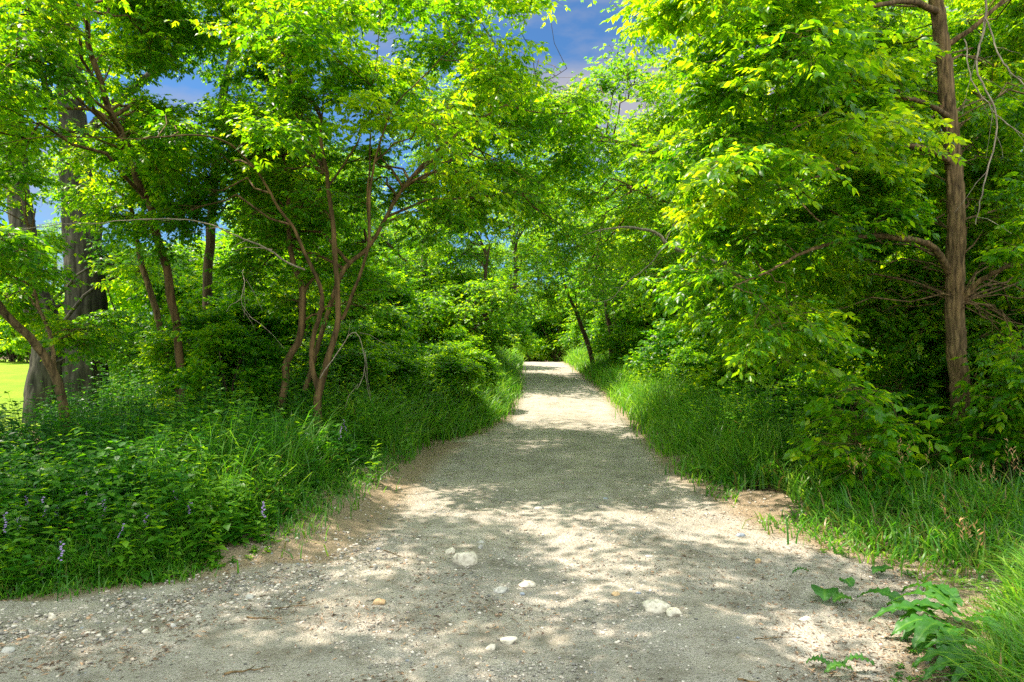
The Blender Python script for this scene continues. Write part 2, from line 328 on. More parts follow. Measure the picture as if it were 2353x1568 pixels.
def stone_mat(name, stops, rough=.85):
    m, n, l, o = newmat(name); at = n.new("ShaderNodeAttribute"); at.attribute_name = "var"; r = ramp(n, stops); l.new(at.outputs["Fac"], r.inputs[0])
    g = n.new("ShaderNodeNewGeometry"); nz = n.new("ShaderNodeTexNoise"); nz.inputs["Scale"].default_value = 40; nz.inputs["Detail"].default_value = 6; l.new(g.outputs["Position"], nz.inputs["Vector"])
    r2 = ramp(n, [(.32, (.5, .48, .45)), (.45, (.85, .84, .8)), (.65, (1.1, 1.1, 1.08))]); l.new(nz.outputs[0], r2.inputs[0])
    q = n.new("ShaderNodeMix"); q.data_type = 'RGBA'; q.blend_type = 'MULTIPLY'; q.inputs["Factor"].default_value = 1; l.new(r.outputs[0], q.inputs["A"]); l.new(r2.outputs[0], q.inputs["B"])
    b = n.new("ShaderNodeBsdfPrincipled"); b.inputs["Roughness"].default_value = rough; l.new(q.outputs["Result"], b.inputs["Base Color"])
    bp = n.new("ShaderNodeBump"); bp.inputs["Strength"].default_value = .5; bp.inputs["Distance"].default_value = .006; l.new(nz.outputs[0], bp.inputs["Height"]); l.new(bp.outputs[0], b.inputs["Normal"])
    l.new(b.outputs[0], o.inputs[0]); return m
M['pebble'] = stone_mat("pebble_stone", [(0, (.13, .13, .12)), (.3, (.30, .28, .24)), (.6, (.46, .42, .36)), (.88, (.62, .58, .50)), (.94, (.48, .30, .16)), (1, (.22, .26, .31))])
M['litter'] = stone_mat("dry_litter", [(0, (.05, .035, .022)), (.5, (.15, .095, .055)), (1, (.36, .24, .14))])
def plain(name, c, rough=.8):
    return stone_mat(name, [(0, c), (1, tuple(min(1, a * 1.15) for a in c))], rough)
M['rock_pale'] = plain("pale_limestone", (.56, .52, .42)); M['rock_grey'] = plain("grey_stone", (.34, .34, .31))
M['rock_orange'] = plain("ochre_stone", (.46, .32, .17)); M['rock_blue'] = plain("blue_grey_stone", (.24, .28, .33))
M['petal'] = leaf_mat("violet_petal", [(0, (.34, .27, .55)), (1, (.55, .38, .66))], [(0, (.40, .28, .65)), (1, (.55, .4, .8))], .6, .4)
M['seed'] = leaf_mat("grass_seed_head", [(0, (.36, .17, .06)), (1, (.50, .32, .14))], [(0, (.5, .25, .1)), (1, (.6, .4, .2))], .6, .35)

# ------------------------------------------------------------------ ground, path, lawn
def grid(xs, ys, dz=0.0, mask=None):
    X, Y = np.meshgrid(xs, ys); Z = H(X, Y) + dz; V = np.stack([X, Y, Z], -1).reshape(-1, 3)
    nx, ny = len(xs), len(ys); i = np.arange(ny - 1)[:, None] * nx + np.arange(nx - 1)[None]
    F = np.stack([i, i + 1, i + nx + 1, i + nx], -1).reshape(-1, 4)
    if mask is not None:
        cx = V[F].mean(1); F = F[mask(cx[:, 0], cx[:, 1])]
    return V, F
def steps(a, b, n, near): t = np.linspace(0, 1, n); return near + (np.sign(t * (b - a) + a - near)) * np.abs(t * (b - a) + a - near)
xs = np.unique(np.concatenate([-np.geomspace(8, 600, 40), np.arange(-8, 8, .16), np.geomspace(8, 600, 40)]))
ys = np.unique(np.concatenate([-np.geomspace(3, 300, 20), np.arange(-3, 16, .16), np.arange(16, 60, .5), np.geomspace(60, 900, 30)]))
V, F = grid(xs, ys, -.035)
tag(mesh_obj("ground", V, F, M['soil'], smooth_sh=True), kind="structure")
# path sheet
xs = np.arange(-9, 6, .05); ys = np.concatenate([np.arange(1.0, 14, .05), np.arange(14, 62, .2)])
def pmask(x, y): return (x > Lx(y) - .35 - .4 * noise2(x, y, 2.2, 7)) & (x < Rx(y) + .1 + .4 * noise2(x, y, 2.2, 8) + .5 * (1 - smooth((y - 5.8) / 2.2)))
V, F = grid(xs, ys, 0, pmask)
V[:, 2] += .016 * (vnoise(V * 6.0) - .5) + .010 * (vnoise(V * 13.0) - .5)
dl = np.minimum(V[:, 0] - Lx(V[:, 1]), Rx(V[:, 1]) - V[:, 0])
edge = 1 - smooth((dl + .1) / .7)
left = (V[:, 0] - Lx(V[:, 1]) < 1.0) & (V[:, 1] > 5.2) & (V[:, 1] < 12); edge = np.where(left, np.maximum(edge, 1 - smooth((V[:, 0] - Lx(V[:, 1]) - .25) / .8)), edge)
tag(mesh_obj("path", V, F, M['path'], var=edge, smooth_sh=True), kind="structure")
# second path ground in front of the camera (left branch of the junction)
xs = np.arange(-60, -3, 1.0); xs = np.concatenate([-np.geomspace(9.0, 60, 20)[::-1]]); ys = np.arange(-6, 4.2, .3)
# lawn
xs = np.unique(np.concatenate([-np.geomspace(8.2, 200, 50)])); ys = np.geomspace(8.5, 200, 70)
V, F = grid(xs, ys, .012)
tag(mesh_obj("lawn", V, F, M['lawn'], smooth_sh=True), kind="structure")

# ------------------------------------------------------------------ trees near the camera
def stem(points):
    """points (u, v, distance, radius)"""
    q = np.array([list(P(p[0], p[1], p[2])) + [p[3]] for p in points]); return q
def add_stem(acc, q, sides=10, m=6, rough=0.0, jit=.012, rs=8):
    s = spline(q, m); L = np.linalg.norm(np.diff(s[:, :3], axis=0), axis=1).mean()
    s[:, :3] += (vnoise(s[:, [0, 1, 2]] * 2.5 + 7)[:, None] - .5) * jit * 4 + rng.normal(0, jit * .25, (len(s), 3))
    s[0, :3] = q[0, :3]
    tubes(acc, s[None, :, :3], s[None, :, 3], sides, rough, rs); return s
def near_tree(name, label, bark, leafm, stems, clumps, opts, sides=12, rough=.08, dead=(), group=None, rs=8, m=6):
    base = np.array(stems[0][0][:3], float); b = P(*base); bz = float(H(b[0], b[1]))
    t = empty(name, (b[0], b[1], bz)); tag(t, label, "tree", group)
    wood, lv = Acc(), Acc(); att = []
    for k, s in enumerate(stems):
        q = stem(s)
        if k == 0:
            q = np.vstack([[q[0, 0], q[0, 1], bz - .15, q[0, 3] * 1.35], q]) if q[0, 2] > bz + .1 else q
        pts = add_stem(wood, q, sides if k == 0 or s[0][3] > .05 else 8, m, rough if s[0][3] > .05 else .03, rs=rs)
        att.append(pts[len(pts) // 3:] if k == 0 else pts)
    att = np.concatenate(att)
    grow(wood, lv, clumps, att, **opts)
    wood.build("trunk", M[bark], t, True); lv.build("crown", M[leafm], t)
    for s in dead:
        a = Acc(); q = stem(s); add_stem(a, q, 6, 6, 0, .02)
        s2 = spline(q, 4)[:, :3]                                      # bare side twigs
        tw = []
        for i in range(3, len(s2) - 1, 2):
            d = norm(s2[i] - s2[i-1] + rng.normal(0, .5, 3) * np.linalg.norm(s2[i] - s2[i-1])); L = rng.uniform(.15, .5)
            tt = np.linspace(0, 1, 4)[:, None]; tw.append(s2[i] + d * tt * L + np.array([0, 0, -1]) * tt ** 2 * L * .3 + rng.normal(0, .012, (4, 3)) * tt)
        if tw: tubes(a, np.array(tw), np.tile(np.linspace(.004, .0015, 4), (len(tw), 1)), 3)
        a.build("dead_branch", M['bark_dead'], t, True)
    return t
SKY_HOLES = [(110, 110, 40, 90), (395, 190, 75, 40), (1325, 60, 60, 80), (1200, 110, 40, 30), (1060, 240, 60, 20)]
def uv(p): return U0 + FPX * p[..., 0] / p[..., 1], VH - FPX * (p[..., 2] - CAM_Z) / p[..., 1]
def clumps(n, u, v, d, r=(.45, .7), fl=.5, avoid=True, keep=None):
    out = []; g = 0
    while len(out) < n and g < n * 40:
        g += 1
        uu, vv, dd = rng.uniform(*u), rng.uniform(*v), rng.uniform(*d)
        if avoid and any(((uu - a) / (w * .8 + 30)) ** 2 + ((vv - b) / (h * .8 + 30)) ** 2 < 1 for a, b, w, h in SKY_HOLES): continue
        if keep and not keep(uu, vv, dd): continue
        c = P(uu, vv, dd); rr = rng.uniform(*r) * 1.5
        if any((c[0]-q[0])**2 + (c[1]-q[1])**2 + ((c[2]-q[2])*1.6)**2 < (.80*rr)**2 for q in out) and g < n * 25: continue
        if c[2] < H(c[0], c[1]) + .25: continue
        out.append([*c, rr, rr, rr * fl * .9])
    return out

o_m = dict(leaf=.084, lod=4, nl=5, nsub=11, k=7, kk=3, width=1.15)
near_tree("maple_tree", "multi-stemmed brown tree on the left bank with a long dark bough leaning over the path", 'bark_red', 'maple',
  [[(730, 930, 9, 0.0529), (735, 895, 9, 0.0494), (770, 770, 9, 0.0409), (776, 650, 9, 0.0366), (765, 530, 9, 0.0331), (752, 430, 9, 0.0282), (740, 340, 9, 0.0240), (738, 265, 9, 0.0155)],
   [(733, 900, 9, 0.0388), (715, 830, 8.9, 0.0339), (722, 760, 8.9, 0.0317), (745, 680, 8.8, 0.0282), (720, 610, 8.8, 0.0247), (680, 540, 8.7, 0.0212), (640, 480, 8.6, 0.0183), (570, 370, 8.4, 0.0141), (480, 312, 8.2, 0.0106), (300, 318, 7.9, 0.0071), (120, 312, 7.6, 0.0049), (-60, 345, 7.4, 0.0028)],
   [(700, 900, 9.2, 0.0353), (780, 640, 9.4, 0.0339), (850, 565, 9.6, 0.0296), (930, 430, 9.8, 0.0254), (1000, 350, 10, 0.0212), (1080, 288, 10.2, 0.0169), (1160, 242, 10.4, 0.0127), (1225, 205, 10.5, 0.0084), (1300, 160, 10.6, 0.0042)],
   [(785, 735, 9, 0.0233), (822, 650, 8.9, 0.0212), (848, 560, 8.8, 0.0183), (853, 400, 8.7, 0.0141), (900, 255, 8.6, 0.0106), (1000, 150, 8.4, 0.0071), (1090, 60, 8.2, 0.0035)],
   [(848, 560, 8.8, 0.0141), (845, 400, 8.8, 0.0120), (850, 250, 8.8, 0.0084), (870, 100, 8.8, 0.0057), (880, -40, 8.8, 0.0035)],
   [(742, 400, 9, 0.0183), (715, 330, 9, 0.0141), (700, 290, 9, 0.0084)],
   [(752, 430, 9, 0.0169), (800, 360, 9, 0.0127), (830, 300, 9, 0.0092), (850, 200, 8.9, 0.0057)],
   [(1160, 242, 10.4, 0.0099), (1250, 262, 10.6, 0.0084), (1330, 255, 10.8, 0.0057), (1400, 215, 11, 0.0028)]],
  clumps(40, (540, 1200), (-120, 330), (7.6, 11.5), (.35, .6)) + clumps(11, (560, 1180), (300, 640), (9.3, 11.5), (.35, .55)) + clumps(17, (980, 1380), (230, 600), (10.5, 15), (.4, .7), avoid=False) + clumps(16, (280, 720), (150, 560), (9, 11), (.3, .5)) + clumps(14, (1020, 1340), (150, 420), (10, 14), (.35, .55)),
  o_m, dead=[[(700, 620, 8.6, .012), (600, 560, 8.2, .01), (500, 520, 7.8, .008), (380, 505, 7.4, .006), (200, 515, 7.0, .004), (60, 520, 6.7, .003)],
             [(735, 870, 8.7, .007), (815, 760, 8.5, .006), (840, 830, 8.5, .005), (815, 900, 8.5, .004)],
             [(560, 620, 8.2, .004), (565, 650, 8.1, .004), (552, 700, 8.0, .003), (580, 735, 8.0, .002)]])
near_tree("leaning_tree", "slender reddish brown tree leaning left with a forked top near the big grey trunk", 'bark_red', 'maple',
  [[(428, 950, 10, 0.0622), (418, 850, 10, 0.0585), (402, 720, 9.9, 0.0570), (372, 580, 9.8, 0.0549), (330, 440, 9.6, 0.0512), (290, 330, 9.4, 0.0453), (240, 230, 9.2, 0.0402), (208, 110, 9.0, 0.0351), (190, 35, 8.9, 0.0322), (130, -40, 8.8, 0.0219), (60, -150, 8.8, 0.0146)],
   [(192, 40, 8.9, 0.0234), (225, -30, 8.9, 0.0205), (280, -130, 9, 0.0146), (330, -300, 9, 0.0073)],
   [(200, 80, 8.9, 0.0190), (130, 50, 8.7, 0.0146), (40, 15, 8.4, 0.0109), (-60, -20, 8.2, 0.0073)],
   [(240, 200, 9.2, 0.0146), (170, 150, 9, 0.0117), (80, 135, 8.8, 0.0088), (-20, 140, 8.6, 0.0058)]],
  clumps(22, (-120, 110), (-120, 330), (6.5, 10.5), (.4, .6)) + clumps(14, (240, 420), (-120, 330), (9.6, 11.5), (.4, .55)) + clumps(14, (230, 560), (-150, 150), (9.5, 11.5), (.4, .6)) + clumps(9, (250, 420), (200, 520), (9.8, 11.5), (.3, .45)),
  dict(o_m, leaf=.08), sides=14, m=8)
near_tree("curved_sapling", "curved slender tree at the far left bending out of the picture over the lawn", 'bark_brown', 'maple',
  [[(162, 1085, 8.3, .06), (152, 1000, 8.3, .055), (146, 930, 8.2, .052), (128, 865, 8.1, .05), (85, 795, 7.9, .045), (0, 700, 7.5, .04), (-90, 610, 7.2, .03), (-170, 540, 7, .02)],
   [(130, 868, 8.1, .026), (110, 760, 8.2, .022), (85, 690, 8.3, .018), (60, 600, 8.2, .013), (80, 480, 8, .008)]],
  clumps(13, (-200, 110), (380, 660), (6.4, 8.8), (.25, .4), keep=lambda u, v, d: u < 40 or d > 8) + clumps(5, (-40, 240), (640, 800), (8.4, 9.4), (.25, .38), keep=lambda u, v, d: u > 60 or v < 760),
  dict(o_m, leaf=.08, nsub=9, k=6), rough=.05)
near_tree("cottonwood_tree", "huge old grey tree with thick furrowed twin trunks beside the lawn", 'bark_grey', 'cotton',
  [[(195, 1000, 15, .50), (195, 850, 15, .43), (196, 700, 15, .40), (190, 560, 15, .38), (178, 420, 15, .34), (165, 250, 15, .26), (158, 120, 15, .24), (148, -20, 15, .20), (120, -250, 15, .14), (100, -500, 15, .07)],
   [(98, 1010, 14.6, .37), (97, 920, 14.6, .32), (110, 780, 14.8, .30), (60, 600, 15, .27), (40, 400, 15.2, .22), (20, 200, 15.5, .17), (-10, -50, 16, .1)],
   [(192, 330, 15, .13), (240, 262, 15, .11), (310, 200, 15, .09), (400, 130, 14.8, .08), (495, 58, 14.6, .06), (590, -30, 14.4, .05), (700, -160, 14, .04)],
   [(160, 120, 15, .14), (90, 20, 15, .11), (0, -120, 15, .07)]],
  clumps(28, (-150, 620), (-420, 120), (12.5, 17), (.8, 1.2), avoid=True) + clumps(12, (-100, 240), (100, 600), (16.6, 19), (.6, .9)) + clumps(8, (230, 420), (560, 850), (13.5, 16), (.5, .7)),
  dict(leaf=.075, lod=4, nl=3, nsub=15, k=9, kk=3, r0=.02, width=1.5), sides=44, rough=.16, rs=7, m=12)
near_tree("thin_trunk_tree", "tall thin straight grey tree behind the leaning reddish one", 'bark_far', 'maple',
  [[(478, 960, 13, .10), (476, 820, 13, .095), (476, 690, 13, .09), (485, 500, 13, .085), (500, 330, 13, .078), (516, 200, 13, .07), (545, 90, 13, .06), (578, -10, 13, .05), (620, -200, 13, .03)]],
  clumps(22, (400, 900), (-300, 80), (11, 15), (.6, .9)) + clumps(10, (520, 760), (100, 420), (12, 15), (.5, .8)), dict(leaf=.08, lod=4, nl=5, nsub=12, k=7, kk=3, width=1.15))
near_tree("slender_sapling", "thin dark wavy sapling just left of the reddish leaning trunk", 'bark_brown', 'maple',
  [[(435, 985, 11, .06), (410, 900, 11, .056), (390, 818, 11, .054), (365, 731, 11, .05), (347, 673, 11, .048), (320, 590, 11, .042), (300, 480, 11, .03), (250, 420, 11, .018), (180, 360, 11, .01)]],
  clumps(12, (200, 420), (300, 640), (10, 12.5), (.4, .7)), dict(leaf=.09, lod=4, nl=5, nsub=9, k=6, kk=3))
near_tree("crooked_tree", "crooked brown trunk standing just left of the multi-stemmed tree", 'bark_red', 'maple',
  [[(650, 970, 9.6, 0.0559), (655, 850, 9.6, 0.0516), (688, 775, 9.6, 0.0499), (692, 670, 9.6, 0.0447), (668, 590, 9.7, 0.0387), (664, 470, 9.8, 0.0310), (650, 350, 10, 0.0215), (620, 200, 10, 0.0103)],
   [(690, 690, 9.6, 0.0258), (720, 640, 9.7, 0.0172), (790, 600, 9.9, 0.0103)]],
  clumps(14, (560, 860), (450, 720), (9.2, 11.5), (.35, .55)), dict(leaf=.085, lod=4, nl=5, nsub=9, k=6, kk=3))

near_tree("overhanging_tree", "tree at the left picture edge whose leafy boughs hang over the junction", 'bark_red', 'maple',
  [[(-1400, 1500, 3.9, .13), (-1400, 900, 3.9, .12), (-1380, 200, 3.9, .11), (-1300, -500, 4.0, .09), (-1150, -1300, 4.2, .07), (-1000, -2200, 4.4, .03)],
   [(-1330, -300, 4, .035), (-800, -700, 4.1, .022), (-300, -900, 4.3, .013), (150, -900, 4.5, .012)],
   [(-1380, 100, 3.9, .03), (-900, -100, 4.2, .02), (-500, 0, 4.6, .012), (-120, 150, 5.0, .012)],
   [(-1200, -1000, 4.1, .03), (-1000, -1500, 3.2, .02), (-900, -2000, 2.4, .02)]],
  [[x, y, z, .85, .85, .5] for x, y, z in [(rng.uniform(-8.5, -1.6), rng.uniform(1.2, 7.5), rng.uniform(3.6, 8.5)) for _ in range(400)] if z > 1.6 + .62 * y + .6 and x < -.2 * z + .4][:84],
  dict(leaf=.085, lod=4, nl=5, nsub=11, k=7, kk=3, r0=.007, width=1.1))
o_a = dict(leaf=.082, lod=8, nl=7, nsub=11, k=7, kk=3, width=1.05, vmean=.45, r0=.007)
near_tree("ash_tree", "brown-barked tree at the right with branches reaching left over the path edge", 'bark_brown', 'ash',
  [[(2212, 1150, 7.6, 0.1161), (2214, 1030, 7.6, 0.1075), (2206, 880, 7.6, 0.1015), (2196, 760, 7.6, 0.0989), (2194, 620, 7.6, 0.0963), (2196, 500, 7.6, 0.0929), (2192, 400, 7.6, 0.0877), (2180, 250, 7.6, 0.0826), (2165, 110, 7.6, 0.0774), (2150, -10, 7.6, 0.0731), (2130, -200, 7.6, 0.0516), (2110, -450, 7.6, 0.0258)],
   [(2182, 630, 7.6, 0.0430), (2135, 565, 7.4, 0.0361), (2050, 545, 7.1, 0.0292), (1950, 548, 6.8, 0.0241), (1860, 575, 6.5, 0.0172), (1760, 625, 6.3, 0.0103), (1680, 660, 6.1, 0.0052)],
   [(2190, 380, 7.6, 0.0387), (2150, 352, 7.4, 0.0310), (2075, 335, 7.1, 0.0258), (1990, 355, 6.8, 0.0189), (1900, 400, 6.5, 0.0120), (1790, 430, 6.2, 0.0069)],
   [(2185, 270, 7.6, 0.0344), (2120, 235, 7.2, 0.0241), (2040, 225, 6.9, 0.0172), (1900, 260, 6.5, 0.0103), (1760, 330, 6.2, 0.0052)],
   [(2160, 30, 7.6, 0.0387), (2090, 5, 7.2, 0.0292), (1990, 20, 6.8, 0.0206), (1880, 70, 6.5, 0.0129), (1740, 120, 6.2, 0.0060)],
   [(2170, 110, 7.6, 0.0344), (2240, 60, 7.5, 0.0258), (2330, -20, 7.4, 0.0172), (2450, -120, 7.3, 0.0086)],
   [(2200, 700, 7.6, 0.0344), (2260, 640, 7.4, 0.0258), (2350, 600, 7.2, 0.0172), (2450, 590, 7, 0.0086)],
   [(2140, -100, 7.6, 0.0344), (2000, -220, 7.2, 0.0258), (1800, -260, 6.8, 0.0172), (1600, -220, 6.4, 0.0086)]],
  clumps(46, (1560, 2200), (-80, 430), (5.2, 9.5), (.35, .6), .35, keep=lambda u, v, d: u > 1500 + abs(v - 100) * .35 and not (1990 < u and d < 8.3)) +
  clumps(36, (1600, 2200), (400, 850), (6.3, 10), (.32, .5), .35, keep=lambda u, v, d: not (1890 < u and d < 8.6) and not (v > 760 and u < 1750)) +
  clumps(34, (2250, 2520), (-60, 1000), (8, 10), (.4, .6), .35) + clumps(20, (1980, 2400), (-40, 900), (8.7, 11), (.4, .6), .5) + clumps(7, (1800, 2140), (60, 560), (6.6, 7.6), (.22, .32), .35) + clumps(10, (2380, 2560), (200, 900), (6, 7.5), (.3, .45), .35) + clumps(12, (1500, 2400), (-600, -120), (6, 9.5), (.5, .8), .4),
  o_a, sides=40, rough=.14, rs=22, m=14,
  dead=[[(2270, -60, 6.8, .012), (2262, 60, 6.8, .011), (2245, 150, 6.8, .009), (2290, 270, 6.7, .008), (2260, 430, 6.7, .007), (2240, 520, 6.7, .004)],
        [(2262, 40, 6.8, .008), (2300, 130, 6.7, .007), (2353, 190, 6.6, .006), (2420, 260, 6.5, .004)],
        [(2215, 90, 7, .007), (2235, 180, 6.9, .006), (2290, 260, 6.8, .005), (2370, 330, 6.7, .004)]])
near_tree("arching_tree", "dark tree right of the path with a thick bough and a bare grey limb", 'bark_brown', 'maple',
  [[(1848, 900, 15, .16), (1840, 820, 15, .15), (1800, 700, 15, .14), (1740, 570, 15, .13), (1690, 490, 15, .12), (1640, 448, 15, .105), (1590, 400, 15, .09), (1530, 362, 14.8, .07), (1450, 335, 14.5, .05), (1360, 320, 14.2, .03), (1290, 300, 14, .015)],
   [(1740, 570, 15, .08), (1690, 420, 15, .07), (1660, 250, 15, .055), (1620, 80, 15, .04), (1590, -150, 15, .02)],
   [(1700, 505, 15, .06), (1600, 480, 14.5, .05), (1520, 462, 14, .035), (1440, 430, 13.6, .02)]],
  clumps(22, (1390, 1720), (-200, 260), (12.5, 18), (.5, .9)) + clumps(36, (1240, 1720), (230, 560), (12.5, 18), (.5, .85), avoid=False) + clumps(14, (1330, 1760), (540, 720), (13, 17), (.5, .8)),
  dict(leaf=.075, lod=4, nl=5, nsub=13, k=8, kk=3, r0=.014, width=1.2),
  dead=[[(1700, 620, 13, .045), (1585, 582, 12.6, .035), (1540, 560, 12.5, .032), (1505, 532, 12.4, .028), (1440, 522, 12.2, .022), (1380, 530, 12, .012), (1340, 540, 12, .006)],
        [(1560, 500, 13, .015), (1500, 600, 12.6, .012), (1440, 650, 12.3, .009), (1400, 690, 12.2, .006), (1355, 695, 12.1, .004)]])

o_f = dict(leaf=.09, lod=2, nl=5, nsub=15, k=9, kk=3, r0=.014, twigs=False, width=1.2)
near_tree("bent_tree", "dark bent tree left of the path near its far end, curving up over the gravel", 'bark_far', 'maple',
  [[(1010, 880, 25, .17), (1060, 790, 25, .15), (1120, 725, 25, .13), (1165, 685, 25, .11), (1186, 630, 25, .08), (1180, 540, 25, .04)],
   [(1120, 725, 25, .07), (1115, 640, 25, .06), (1125, 560, 25, .03)]],
  clumps(30, (980, 1290), (400, 700), (21, 30), (.8, 1.2), .7) + clumps(8, (940, 1110), (660, 780), (21, 26), (.6, .9), .7), o_f, rough=.05)
near_tree("leaning_far_tree", "slim dark trunk leaning left over the far right verge of the path", 'bark_far', 'shrub',
  [[(1368, 860, 29, .11), (1352, 795, 29, .10), (1325, 720, 29, .08), (1298, 655, 29, .05), (1280, 560, 29, .04)],
   [(1405, 860, 29.5, .12), (1402, 760, 29.5, .1), (1380, 640, 29.5, .06), (1370, 520, 29.5, .03)]],
  clumps(30, (1240, 1480), (380, 700), (24, 33), (.8, 1.2), .7) + clumps(8, (1380, 1560), (680, 790), (27, 31), (.7, 1), .7), o_f, rough=.05)

# ------------------------------------------------------------------ background trees and shrubs from shared prototypes
def proto_tree(name, seed, h, spread, bark, leafm, lean=0.0, ncl=26, leaf=.10, low=.12, nl=5):
    global rng; keep = rng; rng = np.random.default_rng(seed)
    t = empty(name, (0, 0, 0)); wood, lv = Acc(), Acc(); att = []
    top = np.array([lean * h, 0, h * .93]); q = np.array([[0, 0, -.3, .2], [lean * .1, 0.05, h * .2, .15], [lean * h * .25, -.1, h * .45, .12], [lean * h * .6, .1, h * .7, .08], [*top, .03]]) * np.array([1, 1, 1, h / 10])
    pts = add_stem(wood, q, 9, 6, .06); att.append(pts[5:])
    for i in range(7):
        z = rng.uniform(.25, .75); a = rng.uniform(0, 2 * math.pi); b = pts[int(z * (len(pts) - 1)), :3]
        e = b + np.array([math.cos(a) * spread * .7, math.sin(a) * spread * .7, h * rng.uniform(.10, .28)]); mdl = (b + e) / 2 + rng.normal(0, .25, 3)
        s = add_stem(wood, np.array([[*b, .055 * h / 10], [*mdl, .04 * h / 10], [*e, .018]]), 6, 5, 0); att.append(s[2:])
    cl = []
    for i in range(ncl):
        z = rng.uniform(low, 1.0); a = rng.uniform(0, 2 * math.pi); rad = spread * math.sqrt(rng.uniform(.05, 1)) * (1.0 - .55 * abs(z - .5) / .5)
        r = rng.uniform(.7, 1.15) * h / 10; cl.append([math.cos(a) * rad + lean * h * z, math.sin(a) * rad, z * h, r, r, r * .75])
    grow(wood, lv, cl, np.concatenate(att), leaf=leaf, lod=2, nl=nl, nsub=15, k=9, kk=3, twigs=False, r0=.014, width=1.25)
    wood.build("trunk", M[bark], t, True); lv.build("crown", M[leafm], t); rng = keep; return t
def proto_shrub(name, seed, h, spread, leafm, ncl=12, leaf=.08):
    global rng; keep = rng; rng = np.random.default_rng(seed)
    t = empty(name, (0, 0, 0)); wood, lv = Acc(), Acc(); att = []
    for i in range(7):
        a = rng.uniform(0, 2 * math.pi); e = np.array([math.cos(a) * spread * .6, math.sin(a) * spread * .6, h * rng.uniform(.6, .95)])
        s = add_stem(wood, np.array([[*rng.normal(0, .06, 2), -.15, .025], [*(e * .45 + rng.normal(0, .08, 3)), .017], [*e, .008]]), 6, 5, 0); att.append(s[2:])
    cl = []
    for i in range(ncl):
        z = rng.uniform(.12, 1.0); a = rng.uniform(0, 2 * math.pi); rad = spread * math.sqrt(rng.uniform(.1, 1)) * (1.05 - .6 * z)
        r = rng.uniform(.38, .62) * h / 2.4; cl.append([math.cos(a) * rad, math.sin(a) * rad, z * h, r, r, r * .7])
    grow(wood, lv, cl, np.concatenate(att), leaf=leaf, lod=2, nl=5, nsub=13, k=8, kk=3, twigs=False, r0=.008, width=1.2)
    wood.build("stem", M['bark_far'], t, True); lv.build("foliage", M[leafm], t); rng = keep; return t
def copy_thing(src, name=None):
    c = src.copy(); C.objects.link(c)
    for ch in list(src.children):
        d = ch.copy(); C.objects.link(d); d.parent = c
    return c
T1 = proto_tree("broadleaf_tree", 21, 10.5, 3.4, 'bark_far', 'maple', .10, 60)
T2 = proto_tree("broadleaf_tree", 22, 12.0, 3.6, 'bark_far', 'cotton', -.06, 66, leaf=.09, nl=3)
T3 = proto_tree("broadleaf_tree", 23, 8.0, 3.0, 'bark_far', 'shrub', .22, 52, leaf=.09)
S1 = proto_shrub("leafy_shrub", 31, 2.6, 1.5, 'shrub', 24, .075)
S2 = proto_shrub("leafy_shrub", 32, 1.9, 1.2, 'maple', 18, .07)
used = set()
def put(src, x, y, rz, s, label, cat, group):
    o = src if src.name not in used else copy_thing(src)
    used.add(src.name); o.location = (x, y, float(H(x, y))); o.rotation_euler = (0, 0, rz); o.scale = (s, s, s); tag(o, label, cat, group); return o
ORD = ["", "second", "third", "fourth", "fifth", "sixth", "seventh", "eighth", "ninth", "tenth", "eleventh", "twelfth", "thirteenth", "fourteenth", "fifteenth", "sixteenth", "seventeenth", "eighteenth", "nineteenth", "twentieth"]
left_trees = [(-5.6, 20, T1, .7), (-3.6, 27, T2, .95), (-6.4, 18, T1, .55), (-9.5, 21.5, T3, .6), (-5.6, 24, T2, .62), (-9, 27, T1, .85), (-4.6, 32, T3, .8), (-8, 36, T2, .85), (-7.5, 42, T1, .85), (-12, 33, T1, .9), (-11, 51, T2, 1.0), (-16, 47, T2, 1.0)]
right_trees = [(7.6, 13.5, T2, .7), (8.5, 11.5, T1, .75), (12.5, 15, T2, .85), (8.2, 19, T3, .9), (6.6, 24, T1, .85), (12, 25, T1, 1.0), (6.6, 31, T2, .85), (17, 21, T1, .95), (6.8, 38, T3, 1.05), (11.5, 36, T2, 1.0), (7.5, 46, T1, 1.05)]
end_trees = [(3.2, 50, S1, 2.1), (1.2, 56, S1, 2.2), (4.6, 60, T3, 1.0), (0.0, 66, T2, 1.0), (3.2, 72, T2, 1.25), (-4.5, 74, T1, 1.3), (8.5, 72, T1, 1.3)]
lawn_trees = [(-24, 40, S1, 2.0), (-27.5, 39, S1, 1.7), (-30, 41, S2, 2.2), (-33, 42, S1, 2.2), (-36, 43.5, S1, 2.0), (-40, 46, S1, 2.4), (-31, 43, T3, 1.0), (-37, 46, T1, .8), (-34.5, 51, T2, .9), (-27, 49, T1, .8), (-44, 52, T2, 1.1), (-20, 56, T2, 1.0)]
for lst, txt, grp in ((left_trees, "green tree standing left of the path, {} nearest of them", "trees left of the path"),
                      (right_trees, "green tree standing right of the path, {} nearest of them", "trees right of the path"),
                      (end_trees, "bright green tree closing the far end of the path, {} nearest", "trees at the end of the path"),
                      (lawn_trees, "distant greenery beyond the mown lawn, {} nearest", "trees beyond the lawn")):
    for i, (x, y, src, s) in enumerate(sorted(lst, key=lambda a: a[1])):
        put(src, x, y, rng.uniform(0, 6.28), s * rng.uniform(.95, 1.05), txt.format(ORD[i]).replace(',  nearest', ', nearest'), "tree", grp)
